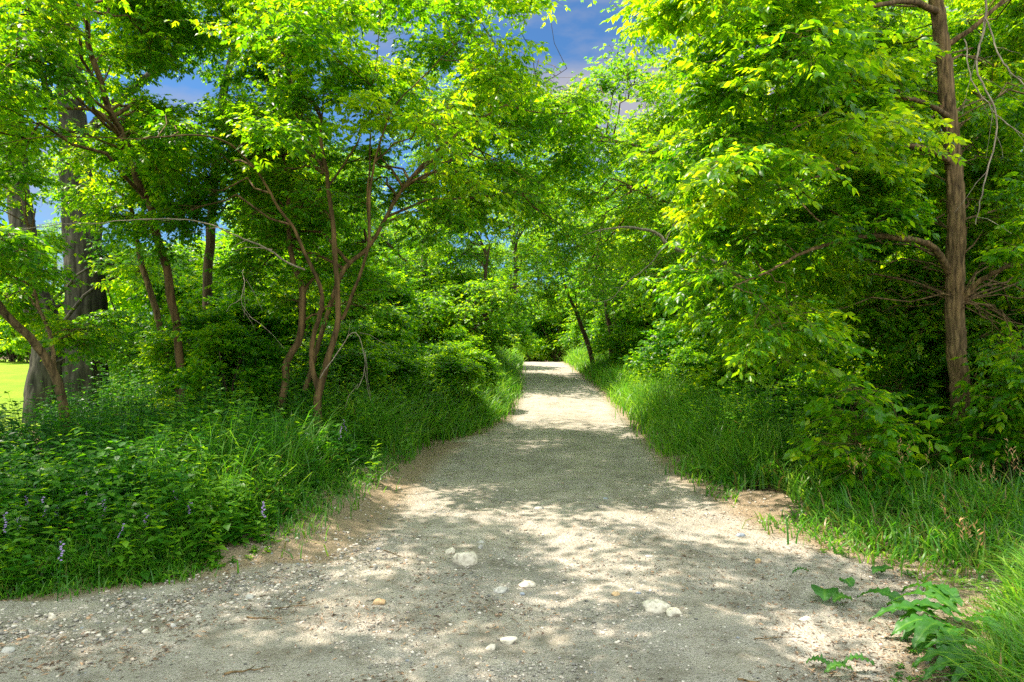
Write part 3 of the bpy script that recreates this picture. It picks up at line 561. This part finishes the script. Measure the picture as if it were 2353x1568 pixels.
left_shrubs = [(-1.3, 14.6, S2, .55), (-1.0, 17.2, S2, .55), (-2.3, 13.2, S2, .5), (-1.5, 21, S2, .6), (-4.2, 10.2, S2, .7), (-5.2, 11.2, S1, .55), (-2.9, 11.6, S2, .65), (-5.4, 12.8, S1, .65), (-4.4, 13.5, S1, .85), (-3.2, 15.2, S2, .8), (-7.6, 17.0, S1, 1.1), (-5.9, 15.5, S1, 1.0), (-4.2, 19.5, S1, 1.0), (-7.4, 19, S1, 1.3), (-10.5, 20, S1, 1.3), (-5.0, 22, S2, 1.4), (-2.2, 26, S1, 1.1), (-1.9, 33, S1, 1.3), (-4.5, 29, S1, 1.4), (-1.2, 44, S1, 1.4)]
right_shrubs = [(4.6, 10.2, S2, .45), (4.9, 14.2, S2, .55), (5.0, 18.5, S2, .6), (6.2, 9.8, S1, .75), (7.6, 8.8, S2, .9), (5.2, 12.2, S2, .95), (8.4, 13.5, S1, 1.1), (5.9, 15.5, S1, 1.1), (10.5, 11.8, S1, 1.1), (6.0, 20, S1, 1.2), (8.9, 17.5, S1, 1.3), (5.8, 26.5, S1, 1.2), (5.6, 33, S1, 1.3), (5.2, 41, S1, 1.3), (4.4, 50, S1, 1.4), (1.5, 52, S1, 1.3), (2.8, 55, S1, 1.5)]
for lst, txt, grp in ((left_shrubs, "leafy shrub in the left thicket, {} nearest of them", "shrubs left of the path"), (right_shrubs, "leafy shrub in the right thicket, {} nearest of them", "shrubs right of the path")):
    for i, (x, y, src, s) in enumerate(sorted(lst, key=lambda a: a[1])):
        put(src, x, y, rng.uniform(0, 6.28), s * 1.3, txt.format(ORD[i]).replace(',  nearest', ', nearest'), "shrub", grp)

# ------------------------------------------------------------------ grass and undergrowth
def blades(acc, x, y, h, w, bend, var, dry=.0):
    N = len(x); a = rng.uniform(0, 2 * math.pi, N); f = a + rng.normal(0, .6, N)
    t = np.array([0, .35, .7, 1.0]); wd = np.array([1, .85, .5, 0.0])
    up = h[:, None] * (t - (bend[:, None] * .45) * t ** 3); out = h[:, None] * bend[:, None] * t ** 2
    c = np.stack([x[:, None] + np.cos(a)[:, None] * out, y[:, None] + np.sin(a)[:, None] * out, H(x, y)[:, None] - .02 + up], -1)
    s = np.stack([-np.sin(f), np.cos(f), np.zeros(N)], -1)[:, None] * (w[:, None] * wd)[..., None] * .5
    V = np.stack([c[:, 0] - s[:, 0], c[:, 0] + s[:, 0], c[:, 1] - s[:, 1], c[:, 1] + s[:, 1], c[:, 2] - s[:, 2], c[:, 2] + s[:, 2], c[:, 3]], 1)
    F = np.array([[0, 1, 3], [0, 3, 2], [2, 3, 5], [2, 5, 4], [4, 5, 6]])
    acc.add(V, F[None] + (np.arange(N) * 7)[:, None, None], np.repeat(var, 7))
def scatter(n, ya, yb, side, wmax, wmin=0.0, edge=.15):
    y = ya * (yb / ya) ** rng.random(n); off = wmin + (wmax - wmin) * rng.random(n)
    e = edge * rng.normal(0, 1, n)
    x = Lx(y) - off + e if side < 0 else Rx(y) + off + e
    return x, y
def grassy(n, ya, yb, side, wmax, h, w, v=(.5, .15), wmin=0.0, clump=1.5, thr=.35, acc=None):
    x, y = scatter(n, ya, yb, side, wmax, wmin); k = noise2(x, y, clump, 2 + side) > thr * (.6 + .8 * rng.random(n)); x, y = x[k], y[k]; N = len(x)
    hh = rng.uniform(*h, N) * (.7 + .6 * noise2(x, y, .8, 5)) * np.where((side > 0) & (y < 4.6) & (x < Rx(y) + .25), .4, 1); e = np.abs(x - (Lx(y) if side < 0 else Rx(y))); hh *= np.where(y > 10, .6 + .4 * smooth(e / .4), .35 + .65 * smooth(e / .5))
    blades(acc, x, y, hh, rng.uniform(*w, N) * (1 + y / 9), rng.uniform(.25, 1.25, N), np.clip(rng.normal(v[0], v[1], N) - .35 * (rng.random(N) < .08), 0, 1))
g = Acc()
grassy(17000, 2.6, 9, +1, 2.2, (.20, .52), (.007, .015), (.56, .24), acc=g)
grassy(4200, 2.4, 4.6, +1, 1.6, (.22, .60), (.008, .017), (.78, .22), wmin=.25, acc=g)
grassy(30000, 8, 40, +1, 2.8, (.4, 1.0), (.005, .010), (.72, .18), thr=.2, acc=g)
grassy(20000, 4.4, 10, -1, 1.0, (.15, .42), (.004, .009), (.55, .18), acc=g)
grassy(4500, 1.9, 6.2, +1, 2.4, (.14, .34), (.004, .008), (.06, .05), acc=g)
grassy(2500, 6.0, 13, -1, 2.0, (.45, .85), (.005, .010), (.58, .18), acc=g)
grassy(24000, 9.5, 42, -1, 2.6, (.45, 1.05), (.005, .010), (.68, .18), thr=.15, acc=g)
tag(g.build("grass", M['grass']), "long green grass growing along both verges of the path", "grass", None, "stuff")

def herbs(acc, x, y, h, leaf, var, lod=4, nodes=7, z0=None, width=1.15):
    N = len(x); z = H(x, y) if z0 is None else z0; lean = rng.normal(0, .16, (N, 2)); az = rng.uniform(0, 6.28, N); st = []
    t5 = np.linspace(0, 1, 4)[None, :, None]
    base = np.stack([x, y, z - .03], -1); tipv = np.stack([lean[:, 0] * h, lean[:, 1] * h, h], -1)
    for k in range(nodes):
        t = .22 + .78 * (k + rng.uniform(-.2, .2, N)) / (nodes - 1); p = base + tipv * t[:, None]
        s = leaf * rng.uniform(.75, 1.2, N) * (1.15 - .55 * t)
        for sg in (0, math.pi):
            a = az + sg + k * math.pi / 2 + rng.normal(0, .2, N)
            d = np.stack([np.cos(a), np.sin(a), .55 - .9 * rng.random(N)], -1)
            put_leaves(acc, p, d, norm(np.array([0, 0, 1.0]) + rng.normal(0, .2, (N, 3))), s, np.clip(var + rng.normal(0, .09, N) + .25 * (t - .5), 0, 1), lod, width)
    return base[:, None] + tipv[:, None] * t5
u_ = Acc()
def herb_patch(n, xr, yr, h, leaf, cond, v=.42, lod=4):
    x = rng.uniform(*xr, n); y = yr[0] * (yr[1] / yr[0]) ** rng.random(n); k = cond(x, y); x, y = x[k], y[k]; N = len(x)
    hh = rng.uniform(*h, N) * (.55 + .9 * noise2(x, y, 1.1, 12)); e = np.minimum(np.abs(x - Lx(y)), np.abs(x - Rx(y))); hh *= .3 + .7 * smooth(e / .9)
    st = herbs(u_, x, y, hh, rng.uniform(*leaf, N), np.clip(v + .6 * (noise2(x, y, .9, 20) - .5) + rng.normal(0, .14, N), 0, 1), lod)
    tubes(u_, st, np.tile(np.linspace(.004, .0015, 4), (N, 1)), 3)
herb_patch(4600, (-9.5, -1.5), (4.1, 11), (.3, .75), (.07, .16), lambda x, y: (x < Lx(y) - .12) & (x > np.where(y > 8.6, -.69 * y, -20)), .38)
herb_patch(2600, (-6, -1.6), (4.2, 8), (.10, .28), (.04, .07), lambda x, y: (x < Lx(y) + .05) & (x > Lx(y) - 1.4))
herb_patch(3000, (2.4, 12), (8.0, 15), (.4, .9), (.06, .12), lambda x, y: (x > Rx(y) + .7))
herb_patch(1300, (2.4, 9), (5.0, 8.2), (.12, .38), (.05, .10), lambda x, y: (x > Rx(y) + .8))
herb_patch(4200, (2.4, 7.5), (9, 36), (.4, 1.15), (.07, .12), lambda x, y: (x > Rx(y) + .4) & (x < Rx(y) + 3.4), .64)
herb_patch(4200, (-4.5, 1), (9, 36), (.5, 1.35), (.08, .14), lambda x, y: (x < Lx(y) - .15) & (x > Lx(y) - 3.2), .62)
herb_patch(1500, (1.8, 4.2), (2.8, 5.5), (.06, .16), (.03, .05), lambda x, y: (x > Rx(y) - .25), .6)
herb_patch(2500, (-13, -4), (9, 16), (.5, 1.0), (.08, .13), lambda x, y: x > -.60 * y)
tag(u_.build("undergrowth", M['herb']), "dense leafy green herbs covering the ground under the trees", "undergrowth", None, "stuff")

# prominent single plants
def ground_at(u, v):
    """where the sight line through a pixel meets the ground"""
    d = np.geomspace(2.0, 80, 4000); x = (u - U0) / FPX * d; z = CAM_Z + (VH - v) / FPX * d; k = np.argmax(z < H(x, d)); return float(x[k]), float(d[k])
def herb_thing(name, label, x, y, h, leaf, var, group, mat='herb', n=3, nodes=7, width=1.2, flowers=0, cat="plant"):
    z = float(H(x, y)); t = empty(name, (x, y, z)); tag(t, label, cat, group); lv, st, fl = Acc(), Acc(), Acc()
    xx = x + rng.normal(0, .05, n); yy = y + rng.normal(0, .05, n); hh = h * rng.uniform(.75, 1.05, n)
    s = herbs(lv, xx, yy, hh, np.full(n, leaf), np.full(n, var), 8, nodes, width=width); tubes(st, s, np.tile(np.linspace(.004, .0018, 4), (n, 1)), 5)
    st.build("stem", M['herb'], t, True); lv.build("leaves", M[mat], t)
    if flowers:
        for i in range(n):
            a, b = s[i, 2], s[i, 3]; k = flowers; tt = np.linspace(.2, 1.05, k); p = a + (b - a) * tt[:, None]; az = rng.uniform(-.9, .9, k) - 1.57
            for q in range(5):
                aa = az + q * 1.256; d = np.stack([np.cos(az) * .5 + np.cos(aa) * .35, np.sin(az) * .5 + np.sin(aa) * .35, np.full(k, -.45) + .25 * np.sin(aa)], -1)
                put_leaves(fl, p + np.stack([np.cos(az), np.sin(az), 0 * az], -1) * .012, d, np.tile([0, 0, 1.0], (k, 1)), np.full(k, .015) * rng.uniform(.7, 1.2, k), rng.random(k), 4, 1.6)
            fl.build("flower", M['petal'], t); fl = Acc()
    return t
bells = [(40, 1160), (62, 1215), (88, 1130), (112, 1185), (118, 1225), (65, 1180), (210, 1160), (238, 1235), (272, 1205), (330, 1210), (385, 1165), (440, 1180), (30, 1260), (185, 1315), (640, 1195), (775, 1020), (815, 985)]
for i, (u, v) in enumerate(sorted(bells)):
    x, y = ground_at(u, v + 60); herb_thing("bellflower", f"violet bellflower spike in the left undergrowth, {'leftmost' if i == 0 else (ORD[i] + ' from the left') if i < 18 else ''}", x, y, rng.uniform(.34, .52) if y < 8 else .55, .05, .45, "violet bellflowers on the left bank", n=1, nodes=8, width=.8, flowers=9, cat="flower")
leafy = [(480, 1200), (545, 1180), (620, 1120), (415, 1130), (350, 1150), (560, 1090), (130, 1110), (60, 1150), (860, 1060), (930, 1010), (1010, 960)]
for i, (u, v) in enumerate(sorted(leafy)):
    x, y = ground_at(u, v + 50); herb_thing("leafy_herb", f"tall herb with pointed light green leaves on the left bank, {ORD[i] + ' from the left' if i else 'leftmost'}", x, y, .5, .12, .72, "pointed-leaf herbs on the left bank", n=3, nodes=6, width=.9)
# pale broad-leaved shrub by the right trunk
def leafy_bush(name, label, u, v, d, h, spread, leaf, matn, var=.7, nst=10, nl=5):
    x = (u - U0) / FPX * d; z = float(H(x, d)); t = empty(name, (x, d, z)); tag(t, label, "shrub"); w, lv = Acc(), Acc()
    cl = [[x + rng.uniform(-spread, spread), d + rng.uniform(-spread, spread), z + h * rng.uniform(.3, 1), .28, .28, .18] for _ in range(nst)]
    att = np.array([[x, d, z + h * q] for q in (.05, .15, .3)]); grow(w, lv, cl, att, leaf=leaf, lod=8, nl=nl, nsub=5, k=4, kk=2, r0=.006, width=1.2)
    w.build("stem", M['bark_brown'], t, True); lv.build("foliage", M[matn], t); return t
leafy_bush("creeper_bush", "pale green broad-leaved bush glowing in sun left of the right-hand trunk", 1975, 1100, 6.8, 1.15, .30, .11, 'ash', nst=9)
leafy_bush("creeper_bush", "darker broad-leaved bush just behind the foot of the right-hand trunk", 2085, 1120, 8.9, 1.0, .4, .11, 'shrub', nst=10)
leafy_bush("creeper_bush", "leafy bush right of the right-hand trunk at the picture edge", 2330, 1120, 7.2, 1.1, .5, .11, 'shrub', nst=12)

# seed-headed grass stalks
def seed_grass(label, u, v, h):
    x, y = ground_at(u, v); z = float(H(x, y)); t = empty("seeding_grass", (x, y, z)); tag(t, label, "grass", "reddish seed heads at the right verge"); a, b = Acc(), Acc()
    n = 4; xx = x + rng.normal(0, .04, n); yy = y + rng.normal(0, .04, n); tip = np.stack([xx + rng.normal(0, .10, n), yy + rng.normal(0, .06, n), z + h * rng.uniform(.8, 1.1, n)], -1)
    tt = np.linspace(0, 1, 5)[None, :, None]; bs = np.stack([xx, yy, np.full(n, z)], -1); s = bs[:, None] + (tip - bs)[:, None] * tt
    tubes(a, s, np.tile(np.linspace(.0022, .001, 5), (n, 1)), 4); a.build("stalk", M['grass'], t)
    p = (s[:, 3:4] + (s[:, 4:5] - s[:, 3:4]) * np.linspace(0, 1, 9)[None, :, None]).reshape(-1, 3); N = len(p)
    put_leaves(b, p, norm(np.stack([rng.normal(0, .5, N), rng.normal(0, .5, N), np.full(N, .8)], -1)), norm(rng.normal(0, 1, (N, 3))), rng.uniform(.03, .05, N), rng.random(N), 4, .5)
    b.build("seed_head", M['seed'], t)
for lb, u, v, h in (("tall reddish seeding grass at the right picture edge", 2340, 1230, .75), ("reddish seeding grass right of the trunk foot", 2260, 1220, .55), ("low reddish seeding grass in front of the trunk", 2205, 1330, .5),
                    ("reddish seeding grass in the bush left of the trunk", 2080, 1200, .65), ("seeding grass beside the pale broad-leaved bush", 1990, 1190, .6), ("seeding grass nearest the camera at the right edge", 2290, 1400, .5)):
    seed_grass(lb, u, v, h)

# ------------------------------------------------------------------ broad cut weeds on the right of the path
def broad_leaf(acc, p, az, L, W, lobes=.25, droop=.2, lift=.25, seed=0, var=.5):
    r = np.random.default_rng(seed); n, mm = 22, 9; t = np.linspace(0, 1, n); s = np.linspace(-1, 1, mm)
    prof = np.sin(np.pi * np.clip(t, 0, 1) ** .85) ** .7 * (1 - lobes * (.5 + .5 * np.sin(t * (22 + r.uniform(-4, 4)) + r.uniform(0, 6)))) * .5 * W + .004 * (t < .99)
    Tt, Ss = np.meshgrid(t, s, indexing='ij'); X = Ss * prof[:, None]; Y = Tt * L
    Z = lift * L * np.sin(Tt * math.pi * .8) - droop * L * Tt ** 2 + .22 * np.abs(X) + .010 * np.sin(Tt * 40 + Ss * 3 + r.uniform(0, 6)) * np.abs(Ss) + .012 * (r.random(Tt.shape) - .5) * np.abs(Ss)
    Z = Z - Z.min() + .006
    ca, sa = math.cos(az), math.sin(az); V = np.stack([p[0] + X * ca - Y * sa, p[1] + X * sa + Y * ca, p[2] + Z], -1)
    i = np.arange(n - 1)[:, None] * mm + np.arange(mm - 1)[None]; q = np.stack([i, i + 1, i + mm + 1, i + mm], -1).reshape(-1, 4)
    vv = var + .35 * (np.abs(Ss) < .12)
    acc.add(V, np.concatenate([q[:, [0, 1, 2]], q[:, [0, 2, 3]]]), vv.ravel().clip(0, 1))
def weed(label, u, v, leaves, name="cut_weed", cat="weed"):
    x, y = ground_at(u, v); z = float(H(x, y)); t = empty(name, (x, y, z)); tag(t, label, cat)
    for i, (du, dv, az, L, W, lb) in enumerate(leaves):
        a = Acc(); xx, yy = ground_at(u + du, v + dv); broad_leaf(a, (xx, yy, float(H(xx, yy)) + .01 + .008 * i), math.radians(az), L, W, lb, seed=i * 7 + int(u), var=rng.uniform(.3, .6)); a.build("leaf", M['broad'], t, True)
weed("wilting heap of uprooted weeds with long wavy lobed leaves on the litter", 2150, 1475,
     [(20, -10, 110, .33, .10, .5), (35, 25, 148, .36, .12, .4), (10, 15, 128, .28, .09, .35), (90, -15, 80, .4, .1, .45), (40, 5, 95, .36, .12, .45), (40, 10, 120, .38, .13, .3), (30, 0, 75, .40, .11, .4), (50, 20, 135, .34, .12, .35), (60, 0, 60, .34, .12, .3), (20, 30, 160, .30, .10, .4), (60, -10, 40, .36, .12, .5), (50, -20, 20, .36, .11, .4), (80, 0, 215, .28, .09, .4), (70, 10, 190, .26, .10, .3), (60, -20, 5, .30, .10, .35)])
weed("limp grey-green lobed weed lying nearest the camera at the bottom right", 2290, 1560, [(0, 0, 80, .38, .10, .2), (10, 10, 95, .40, .09, .25), (20, -10, 60, .36, .09, .25), (0, 15, 110, .30, .08, .3)])
weed("pair of broad rounded dock leaves lying on the gravel", 1895, 1392, [(0, 0, -25, .20, .16, .05), (20, 4, -75, .14, .09, .1)], "fallen_leaf", "leaf")
weed("single small oval leaf standing up in the litter", 1957, 1358, [(0, 0, 5, .12, .09, .0)], "fallen_leaf", "leaf")
weed("thin serrated leaf lying flat by the dock leaves", 1860, 1325, [(0, 0, 95, .13, .035, .3)], "fallen_leaf", "leaf")
weed("large floppy lobed leaf behind the heap of weeds", 2095, 1420, [(0, 0, 35, .34, .15, .4), (10, 20, 10, .24, .10, .3)], "fallen_leaf", "leaf")
weed("small three-leaved seedling in the litter behind the weeds", 2030, 1325, [(0, 0, 20, .10, .07, .05), (0, 0, 110, .10, .07, .05), (0, 0, -70, .09, .06, .05)], "seedling", "plant")
weed("large crumpled leaf at the grass edge right of the path", 1700, 1120, [(0, 0, 15, .26, .24, .15), (12, 0, -60, .2, .18, .2)], "broad_weed", "weed")
weed("upright dark burdock plant at the right path edge", 1645, 1100, [(0, 0, 10, .42, .22, .15), (0, 0, 60, .36, .2, .15), (0, 0, -30, .4, .2, .15)], "burdock", "weed")
weed("curling green weed beside the bottom picture edge", 1910, 1545, [(0, 0, 60, .12, .06, .3), (50, 10, 100, .16, .06, .3), (100, 5, 80, .16, .05, .3)])

# ------------------------------------------------------------------ stones
def rock_mesh(sx, sy, sz, seed, sub=3, facet=.35):
    import bmesh
    bm = bmesh.new(); bmesh.ops.create_icosphere(bm, subdivisions=sub, radius=1); r = np.random.default_rng(seed)
    V = np.array([v.co[:] for v in bm.verts]); F = np.array([[v.index for v in f.verts] for f in bm.faces]); bm.free()
    for _ in range(11):                                                # chip flat faces off the ball
        nrm = norm(r.normal(0, 1, 3)); d = r.uniform(.5, .85); k = V @ nrm; V = V - np.maximum(k - d, 0)[:, None] * nrm
    V += (vnoise(V * 2.3 + seed)[:, None] - .5) * .18 * V
    return V * np.array([sx, sy, sz]), F
def rock(label, u, v, w, h, mat, seed, rz=0, cat="rock"):
    x, y = ground_at(u, v); sc = y / FPX; sx = w * sc / 2; sz = max(h * sc * .62, .012); V, F = rock_mesh(sx, sx * .75, sz, seed); c, s = math.cos(rz), math.sin(rz)
    V = np.stack([V[:, 0] * c - V[:, 1] * s, V[:, 0] * s + V[:, 1] * c, V[:, 2]], -1)
    o = mesh_obj("rock", V, F, M[mat], var=np.full(len(V), .5)); o.location = (x, y, float(H(x, y)) + sz * .18); tag(o, label, cat, "stones lying on the gravel path"); return o
rocks = [("largest pale angular rock in the middle of the path", 1068, 1295, 62, 46, 'rock_pale', 1, .5), ("dull pale rock just behind the largest angular rock", 1036, 1272, 28, 20, 'rock_pale', 2, 0),
 ("broad flat cream rock right of the middle, at the lower part of the path", 1510, 1400, 72, 36, 'rock_pale', 3, .2), ("smaller cream rock touching the broad flat one", 1545, 1412, 44, 24, 'rock_pale', 4, -.3),
 ("ochre orange stone in the left half of the path", 872, 1390, 36, 18, 'rock_orange', 5, .2), ("flat olive-tinged rock half buried in the middle of the path", 1150, 1360, 46, 20, 'rock_grey', 6, 0),
 ("cream flat stone right of the half-buried one", 1208, 1348, 48, 18, 'rock_pale', 7, .1), ("small blue-grey stone in the dark damp patch", 1200, 1368, 14, 9, 'rock_blue', 8, 0),
 ("rounded orange stone left of the broad cream rock", 1415, 1370, 22, 14, 'rock_orange', 9, 0), ("small blue stone above the broad cream rock", 1467, 1366, 14, 8, 'rock_blue', 10, 0),
 ("pale stone near the bottom edge with a green leaf beside it", 1128, 1490, 28, 18, 'rock_pale', 11, .4), ("wide pinkish rock near the bottom edge of the path", 1170, 1475, 50, 18, 'rock_pale', 12, .1),
 ("round white pebble on the left gravel verge", 810, 1288, 18, 13, 'rock_pale', 13, 0), ("grey-green cobble left at the gravel verge", 575, 1375, 22, 14, 'rock_grey', 14, 0),
 ("pale cobble at the far left of the gravel", 120, 1420, 26, 16, 'rock_pale', 15, 0), ("olive cobble lying in the left gravel", 400, 1440, 22, 14, 'rock_grey', 16, 0), ("long pale cobble left of the olive one", 338, 1455, 24, 14, 'rock_pale', 17, .3),
 ("dark grey stone at the bottom left corner", 20, 1500, 34, 22, 'rock_grey', 18, 0), ("light blue flat stone on the right side of the path", 1700, 1232, 26, 10, 'rock_blue', 19, 0), ("yellowish round stone near the right verge", 1742, 1294, 16, 14, 'rock_orange', 20, 0),
 ("white flat stone near the right verge", 1850, 1425, 34, 10, 'rock_pale', 21, 0), ("small grey stone behind the largest rock", 1105, 1248, 18, 8, 'rock_grey', 22, 0), ("tan stone right of the largest rock", 1105, 1262, 16, 14, 'rock_grey', 23, 0),
 ("dark stone in the middle of the path, far beyond the cream rock", 1492, 1280, 20, 9, 'rock_grey', 24, 0), ("flat pale stone far up the shaded path", 1240, 1170, 30, 9, 'rock_grey', 25, 0), ("blue pebble in the shaded middle distance", 1393, 1147, 16, 6, 'rock_blue', 26, 0)]
for r in rocks: rock(*r[:8])

def pebbles(n, acc, cond_u, cond_v, size, dens=None):
    V0, F0 = rock_mesh(1, 1, 1, 3, 1)
    u = rng.uniform(*cond_u, n); v = rng.uniform(*cond_v, n); d = CAM_Z * FPX / (v - VH); x = (u - U0) / FPX * d; y = d
    k = pmask(x, y) & (x > -8.8)
    if dens is not None: k &= dens(x, y) > rng.random(n)
    x, y = x[k], y[k]; N = len(x); s = size[0] * (size[1] / size[0]) ** (rng.random(N) ** 2.2); s = s * (.6 + y / 12)
    a = rng.uniform(0, 6.28, N); sc = np.stack([s, s * rng.uniform(.6, .95, N), s * rng.uniform(.35, .6, N)], -1)
    L = V0[None] * sc[:, None]; ca, sa = np.cos(a)[:, None], np.sin(a)[:, None]
    W = np.stack([L[..., 0] * ca - L[..., 1] * sa + x[:, None], L[..., 0] * sa + L[..., 1] * ca + y[:, None], L[..., 2] + (H(x, y) + s * .12)[:, None]], -1)
    acc.add(W, F0[None] + (np.arange(N) * len(V0))[:, None, None], np.repeat(rng.random(N), len(V0)))
pb = Acc()
pebbles(34000, pb, (-100, 2300), (1100, 1600), (.0035, .019), lambda x, y: smooth((noise2(x, y, 1.3, 40) - .35) / .3) * .8 + .15)
pebbles(11000, pb, (-100, 1000), (1230, 1480), (.005, .026), lambda x, y: np.exp(-((x - (-1.1 - .8 * np.maximum(5.2 - y, 0) * 1.6)) / .55) ** 2))
pebbles(2600, pb, (800, 1700), (860, 1150), (.006, .016), lambda x, y: .5 + 0 * x)
tag(pb.build("gravel", M['pebble'], None, True), "loose pebbles and gravel strewn over the path", "gravel", None, "stuff")

lt = Acc()
def litter(n, cu, cv, dens, L=(.012, .045)):
    u = rng.uniform(*cu, n); v = rng.uniform(*cv, n); d = CAM_Z * FPX / (v - VH); x = (u - U0) / FPX * d; y = d; k = dens(x, y) > rng.random(n); x, y = x[k], y[k]; N = len(x)
    a = rng.uniform(0, 6.28, N); s = rng.uniform(*L, N); p = np.stack([x, y, H(x, y) + .006], -1); dd = np.stack([np.cos(a), np.sin(a), rng.normal(0, .12, N)], -1)
    put_leaves(lt, p, dd, norm(np.array([0, 0, 1.0]) + rng.normal(0, .4, (N, 3))), s, rng.random(N), 4, rng.uniform(.3, .6))
litter(16000, (-50, 2350), (1150, 1600), lambda x, y: smooth((noise2(x, y, 1.9, 60) - .45) / .2) * .8 + .06)
litter(9000, (1500, 2353), (1180, 1600), lambda x, y: smooth((x - Rx(y) + 1.0) / .9))
litter(2500, (500, 1150), (1010, 1330), lambda x, y: smooth((Lx(y) + .5 - x) / .4))
tag(lt.build("leaf_litter", M['litter']), "dry brown twigs and leaf scraps scattered on the gravel", "litter", None, "stuff")

# ------------------------------------------------------------------ fallen sticks
def stick(label, u, v, L, rad, az):
    x, y = ground_at(u, v); a = Acc(); t = np.linspace(-.5, .5, 9); cx = np.cos(az) * t * L + rng.normal(0, .006, 9); cy = np.sin(az) * t * L + rng.normal(0, .006, 9)
    p = np.stack([x + cx, y + cy, H(x + cx, y + cy) + rad * 1.1 + .004], -1); tubes(a, p[None], np.linspace(rad, rad * .35, 9)[None], 6)
    b = np.stack([p[4] + (np.array([math.cos(az + .8), math.sin(az + .8), .08]) * L * .22) * q for q in np.linspace(0, 1, 4)]); tubes(a, b[None], np.linspace(rad * .5, rad * .25, 4)[None], 5)
    o = a.build("stick", M['bark_brown'], None, True); tag(o, label, "stick", "fallen sticks on the gravel")
for q in (("reddish brown stick at the bottom of the path, left of centre", 570, 1545, .22, .006, .4), ("thin dark stick lying under the left bank", 690, 1395, .30, .004, .15), ("short stick on the left gravel beside the cobbles", 600, 1425, .20, .005, -.2),
          ("curved dark twig below the dirt slope", 905, 1275, .26, .004, -.7), ("brown stick in the litter right of the cream rock", 1735, 1575, .16, .006, -.5), ("long thin twig among the litter at the right", 1780, 1470, .28, .0035, .3)):
    stick(*q)
